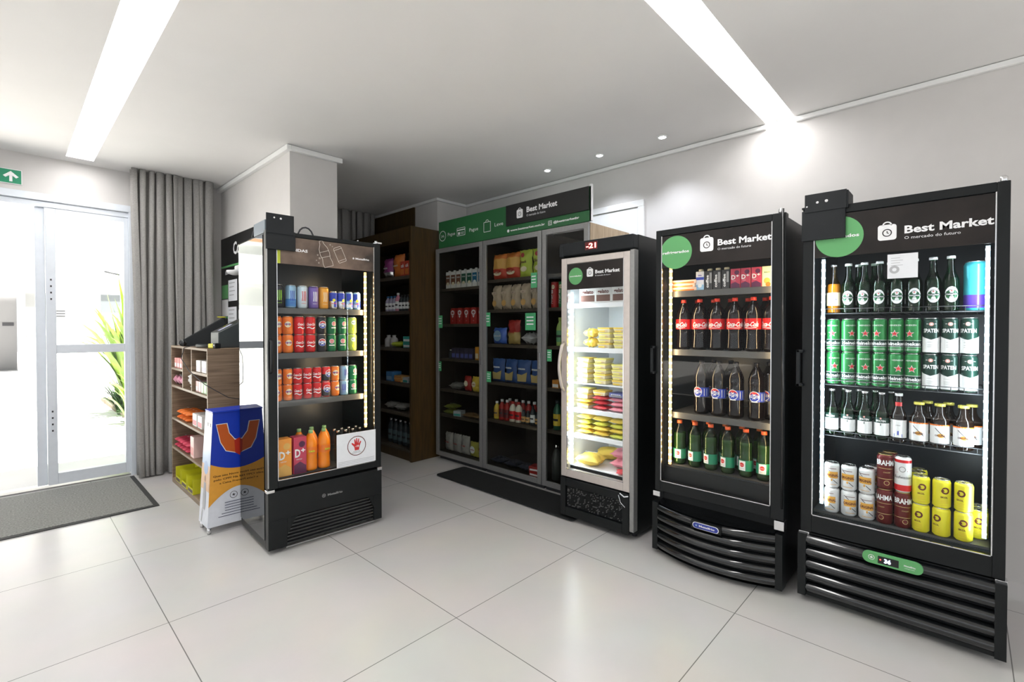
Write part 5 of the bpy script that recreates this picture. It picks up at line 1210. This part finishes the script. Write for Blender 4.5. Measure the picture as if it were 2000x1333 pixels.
put('lying_g', (XW - .01, 4.45, ZW[2] + .001), f'crumpled yellow green bag lying on the third shelf of the {U}', 'bag', None, RW + .2)
put('teabox', (XW, 4.265, ZW[2] + .001), f'teal food box on the third shelf of the {U}, lower', 'box', 'teal boxes', RW)
put('teabox', (XW, 4.262, ZW[2] + .0615), f'teal food box on the third shelf of the {U}, upper', 'box', 'teal boxes', RW + .05)
put('bluebox', (XW + .01, 4.60, ZW[3] + .001), f'pale blue box on the fourth shelf of the {U}', 'box', None, RW)
for i in range(3): put('tanpk', (XW, 4.43, ZW[3] + .001 + i * .0225), f'flat tan box, {ORD[i]} from the bottom of the pile on the {U}', 'box', 'flat tan boxes', RW + (-.08, .1, 0)[i])
put('whtbox', (XW, 4.30, ZW[3] + .001), f'small white and teal box left on the fourth shelf of the {U}', 'box', 'small white and teal boxes', RW)
put('whtbox', (XW, 4.19, ZW[3] + .001), f'small white and teal box right on the fourth shelf of the {U}', 'box', 'small white and teal boxes', RW)
put('lying_w', (XW, 4.60, ZW[4] + .001), f'grey bag lying on the fifth shelf of the {U}, left', 'bag', 'grey bags on the fifth shelf', RW)
put('lying_w', (XW, 4.40, ZW[4] + .001), f'grey bag lying on the fifth shelf of the {U}, right', 'bag', 'grey bags on the fifth shelf', RW + .3)
for i in range(6): put('dkbot', (XW + .02, 4.66 - i * .092, .113), f'dark bottle, {ORD[i]} from the left on the bottom shelf of the {U}', 'bottle', 'dark bottles on the bottom shelf', RW)
# left cabinet
XC = 3.225
line_up(['milkb', 'milkb', 'milkb', 'milkg', 'milkg', 'milkl', 'milkl'], XC, 3.94, .083, ZL[0] + .001, 'milk carton, {} from the left on the top shelf of the left glass cabinet', 'carton', 'milk cartons', .03)
line_up(['coffee'] * 5, XC, 3.87, .106, ZL[1] + .001, 'red coffee pack with white emblem, {} from the left in the left glass cabinet', 'coffee pack', 'red coffee packs', .1)
put('jarw', (XC, 3.94, ZL[2] + .001), 'small dark jar with white cap on the third shelf of the left cabinet', 'jar', None, RW)
line_up(['drkbox'] * 5, XC, 3.86, .066, ZL[2] + .001, 'small dark box, {} from the left on the third shelf of the left cabinet', 'box', 'small dark boxes', .05)
line_up(['orab'] * 2, XC, 3.50, .060, ZL[2] + .001, 'orange food box, {} from the left on the third shelf of the left cabinet', 'box', 'orange food boxes', .03)
put('lying_w', (XC, 3.82, ZL[3] + .001), 'pale bag lying at the left of the fourth shelf of the left cabinet', 'bag', None, RW + .2)
for i, (k, y) in enumerate((('redbag', 3.66), ('crbag', 3.545), ('redbag', 3.43))): put(k, (XC, y, ZL[3] + .001), ('red food bag left of the yellow one in the left cabinet', 'yellow and cream food bag between two red bags', 'red food bag right of the yellow one in the left cabinet')[i], 'bag', 'upright food bags', RW)
put('olive', (XC, 3.92, ZL[4] + .001), 'olive green pack, bottom one at the left of the fifth shelf', 'bag', 'olive green packs', RW); put('olive', (XC, 3.91, ZL[4] + .056), 'olive green pack, top one at the left of the fifth shelf', 'bag', 'olive green packs', RW + .1)
put('whtbox', (XC - .02, 3.78, ZL[4] + .001), 'small white and teal box on the fifth shelf of the left cabinet', 'box', None, RW + .3)
put('tanlie', (XC, 3.62, ZL[4] + .001), 'tan bag lying on the fifth shelf of the left cabinet, left', 'bag', 'tan bags', RW); put('tanlie', (XC, 3.455, ZL[4] + .001), 'tan bag lying on the fifth shelf of the left cabinet, right', 'bag', 'tan bags', RW)
for i, (k, y) in enumerate((('greybag', 3.955), ('greybag', 3.825), ('greybag', 3.695), ('yelbag', 3.565), ('greybag', 3.435))): put(k, (XC + (.0 if k != 'yelbag' else -.0), y, .086), (f'pale food bag, {ORD[i]} from the left on the bottom of the left cabinet' if k == 'greybag' else 'dull yellow food bag on the bottom of the left cabinet'), 'bag', 'food bags on the cabinet bottom', RW)
# middle cabinet
put('chipR', (XC, 3.20, ZM[0] + .001), 'orange red crisps bag at the left of the middle cabinet top shelf', 'bag', 'crisps bags', RW); put('chipR', (XC, 3.03, ZM[0] + .001), 'orange red crisps bag touching the green ones on the top shelf', 'bag', 'crisps bags', RW)
put('chipG', (XC - .01, 2.865, ZM[0] + .001), 'lime green crisps bag, full one on the middle cabinet top shelf', 'bag', 'crisps bags', RW); put('chipG', (XC, 2.71, ZM[0] + .001), 'lime green crisps bag at the right end of the top shelf', 'bag', 'crisps bags', RW + .2)
line_up(['bread'] * 5, XC, 3.235, .122, ZM[1] + .001, 'clear wrapped bread bag, {} from the left in the middle cabinet', 'bread', 'bread bags', .1)
put('bluebag', (XC, 3.20, ZM[2] + .001), 'royal blue food bag on the third shelf of the middle cabinet', 'bag', None, RW); put('goldbag', (XC, 3.02, ZM[2] + .001), 'gold and red food bag on the third shelf of the middle cabinet', 'bag', None, RW)
put('crump', (XC, 2.80, ZM[2] + .001), 'crumpled white bag lying on the third shelf of the middle cabinet', 'bag', None, RW)
line_up(['pasta'] * 4, XC, 3.22, .160, ZM[3] + .001, 'navy blue pasta bag, {} from the left in the middle cabinet', 'bag', 'navy blue pasta bags', .12)
for i, (k, y) in enumerate((('must', 3.25), ('ket', 3.18), ('ket', 3.112), ('may', 3.04), ('may', 2.965), ('soy', 2.905), ('soy', 2.853), ('soy2', 2.795), ('soy', 2.74), ('soy2', 2.682))):
    put(k, (XC, y, ZM[4] + .001), f'{dict(must="mustard yellow", ket="red", may="cream", soy="small dark", soy2="tall dark")[k]} sauce bottle, {ORD[i]} from the left in the middle cabinet', 'bottle', 'sauce bottles', RW)
for i, (k, y) in enumerate((('ket', 3.16), ('ket', 3.075), ('ket', 2.99), ('ket', 2.92), ('ket', 2.85))): put(k, (XC + .085, y, ZM[4] + .001), f'red sauce bottle in the second row, {ORD[i]} from the left in the middle cabinet', 'bottle', 'sauce bottles', RW)
for i, y in enumerate((3.22, 3.04, 2.87)): put('dkpk', (XC + .02, y, .086), f'charcoal bag, {ORD[i]} from the left on the bottom of the middle cabinet', 'bag', 'charcoal bags', RW)
put('redpk', (XC - .02, 2.72, .086), 'red and white box, lower of two on the bottom of the middle cabinet', 'box', 'red and white boxes', RW); put('redpk', (XC - .015, 2.73, .127), 'red and white box, upper of two on the bottom of the middle cabinet', 'box', 'red and white boxes', RW + .2)
# right cabinet, seen left of the freezer
put('tubeR', (XC - .02, 2.528, ZM[1] + .001), 'red crisps tube in the cabinet beside the freezer', 'crisps tube', 'crisps tubes', RW); put('tubeG', (XC - .02, 2.448, ZM[1] + .001), 'green crisps tube in the cabinet beside the freezer', 'crisps tube', 'crisps tubes', RW)
put('tubeR', (XC - .02, 2.368, ZM[1] + .001), 'red crisps tube right of the green one, behind the freezer edge', 'crisps tube', 'crisps tubes', RW)
put('limeb', (XC, 2.49, ZM[2] + .001), 'lime bottle with green label in the cabinet beside the freezer', 'bottle', None, RW)
put('tin', (XC - .02, 2.50, ZM[3] + .001), 'small orange box, lower, in the cabinet beside the freezer', 'box', 'small orange boxes', RW); put('tin', (XC - .02, 2.41, ZM[3] + .001), 'small orange box nearer the freezer', 'box', 'small orange boxes', RW)
put('oilb', (XC, 2.52, ZM[4] + .001), 'green oil bottle with yellow label beside the freezer', 'bottle', None, RW); put('pinkl', (XC, 2.425, ZM[4] + .001), 'dark wine bottle with coral label beside the freezer', 'bottle', None, RW)
put('glassb', (XC, 2.53, .086), 'smoky glass bottle on the cabinet bottom beside the freezer, left', 'bottle', 'smoky bottles', RW); put('glassb', (XC, 2.43, .086), 'smoky glass bottle on the cabinet bottom beside the freezer, right', 'bottle', 'smoky bottles', RW)

# ================================================================== OAK PAYMENT SHELF, TOTEM, POSTER
t = thing('oak_shelf_stand', 'oak laminate shelf stand with open compartments carrying the payment terminals', 'shelf', (1.02, 4.61, 0), RW)
# local: x right = -Y (from 5.17 to 4.05 => -.56..+.56), y depth
a, b, D = -.56, .56, .34; w_ = .018
m = MB().box(a, a + w_, 0, D, 0, 1.207, M_OAK).box(b - w_, b, 0, D, 0, 1.207, M_OAK).box(a, b, 0, D, 1.207, 1.225, M_OAK).box(a + w_, b - w_, D - .012, D, .02, 1.207, M_OAK).box(a + w_, b - w_, 0, D, 0, .04, M_OAK)
m.build('body', t, .001, seg=1)
xl, xr = -.17, .11
for x in (xl, xr): MB().box(x, x + w_, 0, D - .013, .876, 1.206, M_OAK).build('divider', t)
for z in (.875, .585, .325): MB().box(a + w_ + .001, b - w_ - .001, 0, D - .013, z - w_, z, M_OAK).build('shelf', t)
MB().box(a + w_ + .001, xl - .001, 0, D - .013, 1.03 - w_, 1.03, M_OAK).build('shelf', t)
MB().box(xr + w_ + .001, b - w_ - .001, 0, D - .013, 1.035 - w_, 1.035, M_OAK).build('shelf', t)
K_SWP = P_('sweet_pink', (.80, .32, .30)); K_SWW = P_('sweet_white', (.78, .76, .74)); K_SWG = P_('gum_green', (.45, .65, .40)); K_SWO = P_('biscuit_orange', (.85, .20, .03)); K_SWR = P_('sweet_red', (.60, .05, .10)); K_TRY = P_('display_yellow', (.62, .60, .02)); K_CHOC = P_('chocolate_dark', (.06, .03, .02))
ITEMS.update({
 'pinkbx': lambda: sbox('sweet_box', .075, .08, .085, K_SWP, K_WH, '', K_WH), 'whtbx': lambda: sbox('sweet_box', .11, .10, .09, K_SWW, M_ALU, '', K_LILAC),
 'ballw': lambda: pillow('sweet_bag', .13, .15, .10, K_SWW, None, 51, wr=.2), 'swbag': lambda: pillow('sweet_bag', .108, .10, .06, K_SOAP, None, 52, lie=True, wr=.3, bands=((.4, .6, K_SWW),)),
 'gum': lambda: sbox('gum_box', .065, .07, .085, K_SWG, K_WH, '', K_GRCAP), 'gump': lambda: sbox('gum_box', .065, .07, .085, C('gum_rose', (.68, .42, .42)), K_WH, '', K_WH),
 'bisc': lambda: pillow('biscuit_pack', .07, .16, .035, K_SWO, pb_text('wafer', K_WH), 53, lie=True, wr=.1), 'biscr': lambda: pillow('biscuit_pack', .07, .16, .035, K_SWR, pb_text('wafer', K_WH), 54, lie=True, wr=.12),
 'patbox': lambda: sbox('sweet_box', .12, .10, .10, K_SWW, M_INK, '', K_SWR), 'pinkbig': lambda: sbox('sweet_box', .10, .12, .17, C('box_blush', (.82, .58, .54)), K_SWR, '', K_SWP),
 'ytray': lambda: ytray(), 'choc': lambda: sbox('chocolate_bar', .05, .09, .05, K_TRY, K_WH, '', K_CHOC),
})
def ytray():
    t = proto('display_tray'); w, d, h, e = .16, .15, .12, .006
    MB().box(-w / 2, w / 2, -d / 2, d / 2, 0, e, K_TRY).box(-w / 2, -w / 2 + e, -d / 2, d / 2, e, h, K_TRY).box(w / 2 - e, w / 2, -d / 2, d / 2, e, h, K_TRY).box(-w / 2 + e, w / 2 - e, d / 2 - e, d / 2, e, h, K_TRY).box(-w / 2 + e, w / 2 - e, -d / 2, -d / 2 + e, e, h * .35, K_TRY).build('tray', t)
    MB().quad(-w * .42, w * .42, h * .06, h * .28, K_CHOC, -d / 2 - .0006).build('label_print', t); return t
XS = 1.075
for i, y in enumerate((5.08, 4.99, 4.90)): put('pinkbx', (XS, y, 1.031), f'pink sweet box, {ORD[i]} from the curtain side of the oak shelf stand', 'box', 'pink sweet boxes', RW)
put('whtbx', (XS + .01, 4.36, 1.036), 'white sweet box, left, in the upper right compartment of the oak stand', 'box', 'white sweet boxes', RW); put('whtbx', (XS + .01, 4.20, 1.036), 'white sweet box, right, in the upper right compartment of the oak stand', 'box', 'white sweet boxes', RW)
for i, y in enumerate((5.085, 4.968, 4.851)): put('swbag', (XS + .0, y, .876), f'pink and white sweet bag, {ORD[i]} from the curtain in the oak stand', 'bag', 'pink sweet bags', RW)
put('ballw', (XS + .02, 4.63, .876), 'round white sweet bag in the middle compartment of the oak stand', 'bag', None, RW)
for i, (k, y) in enumerate((('gump', 4.42), ('gump', 4.345), ('gum', 4.27), ('gum', 4.195), ('gum', 4.12))): put(k, (XS, y, .876), f'{"rose" if k == "gump" else "pale green"} gum box, {ORD[i]} from the left in the oak stand', 'box', 'gum boxes', RW)
for i, y in enumerate((4.98, 4.89, 4.80, 4.71)):
    for j in range(2): put('bisc', (XS + .03, y, .586 + j * .046), f'orange biscuit pack, {ORD[i]} from the left, {("lower", "upper")[j]} layer on the oak stand', 'biscuits', 'orange biscuit packs', RW + rnd.uniform(-.08, .08))
put('patbox', (XS + .02, 4.52, .586), 'white sweet box with dark print on the biscuit shelf, left', 'box', 'white printed sweet boxes', RW); put('patbox', (XS + .02, 4.37, .586), 'white sweet box with dark print on the biscuit shelf, right', 'box', 'white printed sweet boxes', RW)
for i, y in enumerate((5.07, 4.98, 4.89, 4.80, 4.71)):
    for j in range(2): put('biscr', (XS + .03, y, .326 + j * .047), f'dark red biscuit pack, {ORD[i]} from the left, {("lower", "upper")[j]} layer on the oak stand', 'biscuits', 'dark red biscuit packs', RW + rnd.uniform(-.08, .08))
put('pinkbig', (XS + .02, 4.56, .326), 'tall blush pink box on the lower shelf of the oak stand', 'box', None, RW)
for i, y in enumerate((4.96, 4.76, 4.56)):
    put('ytray', (XS + .02, y, .041), f'yellow display tray, {ORD[i]} from the curtain on the bottom of the oak stand', 'tray', 'yellow display trays', RW)
    for j in range(2): put('choc', (XS + .02, y + .035 - .07 * j, .048), f'yellow and brown chocolate bar, {("left", "right")[j]} one in the {ORD[i]} yellow tray', 'chocolate', 'chocolate bars', RW)
# payment devices on top
ZT = 1.2255
t = thing('payment_terminal', 'black tilted payment terminal at the curtain end of the oak stand', 'terminal', (1.19, 4.76, ZT), -.35)
m = MB().prism([(-.16, .012), (-.15, 0), (.15, 0), (.15, .235), (.13, .245), (-.165, .05)], -.07, .07, M_BLKM); m.build('housing', t, .008)
MB().tube([(-.155, -.075, .03), (-.155, .075, .03)], .028, M_GLOSSB, 14).build('roller', t); MB().box(.09, .145, -.072, .072, .2455, .252, K_TRY).build('label', t)
t = thing('payment_kiosk', 'dark grey wedge shaped payment kiosk beside the mirror polished fridge', 'terminal', (1.255, 4.27, ZT), 0)
m = MB().prism([(-.13, 0), (.10, 0), (.10, .2475), (-.13, .12)], -.10, .10, mat('dark_grey_case', (.055, .065, .07), .45, noise=.05)); m.build('housing', t, .006)
m = MB(); m.add([(-.125, -.085, .1240), (.095, -.085, .2460), (.095, .085, .2460), (-.125, .085, .1240)], [(0, 1, 2, 3)], M_GLOSSB)
m.build('screen', t); m = MB(); m.add([(-.11, -.06, .1335), (-.02, -.06, .1835), (-.02, .0, .1835), (-.11, .0, .1335)], [(0, 1, 2, 3)], mat('screen_label', (.45, .46, .62), .4)); m.build('label', t)
t = thing('barcode_scanner', 'black handheld barcode scanner with yellow trigger lying on the oak stand', 'scanner', (1.075, 4.18, ZT), -1.36)
m = MB().tube([(-.20, 0, .016), (-.10, 0, .016), (.0, .0, .018)], .014, M_BLKM, 10).build('grip', t); MB().box(.0, .07, -.02, .02, .001, .036, K_TRY).build('head', t, .006); MB().box(.071, .11, -.022, .022, .001, .04, M_BLKM).build('nose', t, .006); MB().disc(.092, .025, .006, M_WHT, -.0225).build('lens', t)
m = MB(); pts = [(.86 + .0, 0, 0)]
pts = [(-.20, 0, .016), (-.26, -.02, .010), (-.25, -.07, .0), (-.23, -.10, -.08), (-.10, -.105, -.17), (.05, -.105, -.23), (.131, -.105, -.26), (.165, -.06, -.30), (.165, .043, -.37), (.205, .248, -.42)]
m.tube(pts, .003, M_INK, 6); m.build('cable', t)

t = thing('advert_totem', 'blue, orange and white tapered advertising totem standing beside the mirror polished fridge', 'totem', (1.115, 3.646, 0), 0)
Wb, Wt, Hb, Ht, Db, Dt = .205, .162, .045, .805, .205, .165
def fp(u, v): # u -1..1, v 0..1 -> front plane
    return ((Wb + (Wt - Wb) * v) * u, Hb + (Ht - Hb) * v)
m = MB(); y1b, y1t = Db, Db - .02
vs = [(-Wb, 0, Hb), (Wb, 0, Hb), (Wb, y1b, Hb), (-Wb, y1b, Hb), (-Wt, .02, Ht), (Wt, .02, Ht), (Wt, y1t, Ht), (-Wt, y1t, Ht)]
m.add(vs, [(3, 2, 1, 0), (0, 1, 5, 4), (1, 2, 6, 5), (2, 3, 7, 6), (3, 0, 4, 7), (4, 5, 6, 7)], C('totem_white', (.72, .74, .80), .45)); m.build('body', t)
K_TB = C('totem_blue', (.004, .035, .42), .4); K_TO = C('totem_orange', (.78, .36, .04), .45); K_TU = C('totem_rust', (.55, .10, .01), .45)
MB().box(-Wt - .003, Wt + .003, .012, y1t + .006, Ht, Ht + .012, K_TB).build('lid', t, .003)
for x in (-.19, .19):
    for y in (.02, .185): MB().lathe([(.012, 0), (.012, Hb)], M_CHR, 12, (x, y)).build('foot', t)
def yv(z): return .02 * (z - Hb) / (Ht - Hb) - .0015
def front(m, pts, mt, dy=0, c=None):
    c = c or (sum(p[0] for p in pts) / len(pts), sum(p[1] for p in pts) / len(pts)); vs = [(c[0], yv(c[1]) - dy, c[1])] + [(x, yv(z) - dy, z) for x, z in pts]; n = len(pts)
    m.add(vs, [(0, i + 1, (i + 1) % n + 1) for i in range(n)], mt)
def wd(z): return Wb + (Wt - Wb) * (z - Hb) / (Ht - Hb)
def strip(m, lo, hi, mt, n=16, dy=0):
    vs = []
    for i in range(n + 1):
        u = -1 + 2 * i / n
        for z in (lo(u), hi(u)): vs.append((wd(z) * u, yv(z) - dy, z))
    m.add(vs, [(2 * i, 2 * i + 2, 2 * i + 3, 2 * i + 1) for i in range(n)], mt)
m = MB(); strip(m, lambda u: .415 + .05 * u * u, lambda u: Ht, K_TB); strip(m, lambda u: .29 - .11 * u * u, lambda u: .415 + .05 * u * u, K_TO); m.build('front_print', t)
m = MB(); SH = [(-.165, .765), (-.085, .765), (-.055, .67), (-.02, .635), (-.02, .60)]; 
front(m, [(-0.146, 0.730), (-0.076, 0.730), (-0.064, 0.662), (-0.032, 0.617), (0.000, 0.607), (0.000, 0.522), (-0.027, 0.517), (-0.090, 0.540), (-0.122, 0.602)], K_WH, .0006, c=(-0.090, 0.622))
front(m, [(-0.142, 0.726), (-0.081, 0.726), (-0.068, 0.660), (-0.034, 0.612), (-0.032, 0.524), (-0.087, 0.544), (-0.118, 0.604)], K_TU, .0012, c=(-0.090, 0.622))
front(m, [(0.146, 0.730), (0.076, 0.730), (0.064, 0.662), (0.032, 0.617), (0.000, 0.607), (0.000, 0.522), (0.027, 0.517), (0.090, 0.540), (0.122, 0.602)][::-1], K_WH, .0006, c=(0.090, 0.622))
front(m, [(0.142, 0.726), (0.081, 0.726), (0.068, 0.660), (0.034, 0.612), (0.032, 0.524), (0.087, 0.544), (0.118, 0.604)][::-1], K_TU, .0012, c=(0.090, 0.622))
front(m, [(-0.036, 0.607), (0.000, 0.622), (0.036, 0.607), (0.032, 0.522), (0.000, 0.497), (-0.032, 0.522)], C('totem_red', (.42, .02, .005), .45), .0018)
m.build('emblem', t)
m = MB()
for i, s_ in enumerate(('Que seu Novo Pag', 'pelo CPF? Na P', 'a Caixa Prem', 'o Livramento')): m.text(s_, -.168 + .004 * i + (.03 if i > 1 else 0), .375 - i * .026, .0125, mat('brown_ink', (.16, .07, .01), .6), yv(.36) - .001, bold=True, w=(.20, .17, .13, .13)[i])
for i in range(6): m.quad(-.10 + .0 * i - .02 * max(0, i - 3), .06, .190 - i * .018, .194 - i * .018, mat('navy_ink', (.03, .04, .10), .6), yv(.15) - .001)
for cx in (-.045, .02): m.ring(cx, .235, .021, .024, M_INK, yv(.235) - .001); m.star(cx, .235, .012, M_INK, yv(.235) - .001)
m.build('lettering', t)
# narrow left side print
m = MB()
def sp(y, z): return (-(Wb + (Wt - Wb) * (z - Hb) / (Ht - Hb)) - .0012, y, z)
def side_poly(pts, mt, e=0):
    c = (sum(p[0] for p in pts) / len(pts), sum(p[1] for p in pts) / len(pts)); vs = [sp(*c)] + [sp(*p) for p in pts]; vs = [(v[0] - e, v[1], v[2]) for v in vs]; n = len(pts)
    m.add(vs, [(0, i + 1, (i + 1) % n + 1) for i in range(n)], mt)
side_poly([(.006, .28), (.20, .28), (.195, .45), (.012, .45)], C('peach_print', (.80, .55, .36)))
side_poly([(.012, .45), (.195, .45), (.183, .80), (.022, .80)], C('pale_sky_print', (.50, .62, .80)))
side_poly([(.10 + .05 * math.cos(q), .43 + .045 * math.sin(q)) for q in [2 * PI * k / 16 for k in range(16)]], C('sky_print_deep', (.36, .48, .70)), .0004)
for p in ([(.08, .33), (.13, .33), (.135, .25), (.075, .25)], [(.07, .25), (.14, .25), (.13, .15), (.08, .15)]): side_poly(p, C('figure_grey', (.42, .42, .44)), .0006)
side_poly([(.105 + .018 * math.cos(q), .355 + .022 * math.sin(q)) for q in [2 * PI * k / 12 for k in range(12)]], C('figure_skin', (.45, .28, .20)), .0007)
side_poly([(.13, .15), (.145, .15), (.155, .06), (.135, .06)], C('figure_grey'), .0006)
for k in range(4): side_poly([(.04 + .03 * k, .71 + .02 * (k % 2)), (.055 + .03 * k, .71 + .02 * (k % 2)), (.055 + .03 * k, .735), (.04 + .03 * k, .735)], M_INK, .0006)
m.build('side_print', t)
t = thing('wall_poster', 'black and green information poster hanging on the pillar above the payment terminals', 'poster', (1.562, 5.15, 1.84), RW)
MB().box(-.52, .55, 0, .006, -.46, .46, M_SIGNB).build('board', t)
MB().text('Como pagar', -.13, .27, .12, M_WHT, -.0008, bold=True, w=.80).text('BESTMARKET.COM.BR', -.38, .085, .035, M_WHT, -.0008, bold=True, w=.5).build('lettering', t)
MB().quad(-.52, .55, .155, .175, M_LGREEN, -.0008).build('green_line', t)
MB().quad(-.50, -.30, -.16, -.02, M_LGREEN, -.0008).build('green_card', t)
MB().quad(-.50, -.30, -.34, -.17, M_WHT, -.0008).quad(-.49, -.31, -.345, -.36, M_LGREEN, -.0008).build('white_card', t)
for z0, z1, x0 in ((-.19, .02, -.28), (-.46, -.25, -.30)):
    q_ = MB().box(x0, x0 + .26, -.003, -.001, z0, z1, M_PAPER).build('paper_notice', t); m = MB()
    for k in range(4): m.quad(x0 + .03, x0 + .20 - .03 * (k % 2), z1 - .035 - k * .04, z1 - .025 - k * .04, mat('grey_print'), -.0036)
    m.build('lettering', q_)
t = thing('surveillance_camera', 'white dome camera fixed on the black poster on the pillar', 'camera', (1.555, 4.98, 1.905), RW)
m = MB().box(-.09, .09, -.05, 0, .0, .07, M_WHT).build('housing', t, .015); m = MB().lathe([(.02, -.03), (.06, -.018), (.07, 0), (.07, .012)], M_WHT, 20, (0, -.07)); m.build('dome', t)
MB().tube([(.02, -.01, -.1), (.01, -.012, -.25), (-.08, -.012, -.36), (-.09, -.012, -.52)], .005, M_WHT, 6).build('cable', t)
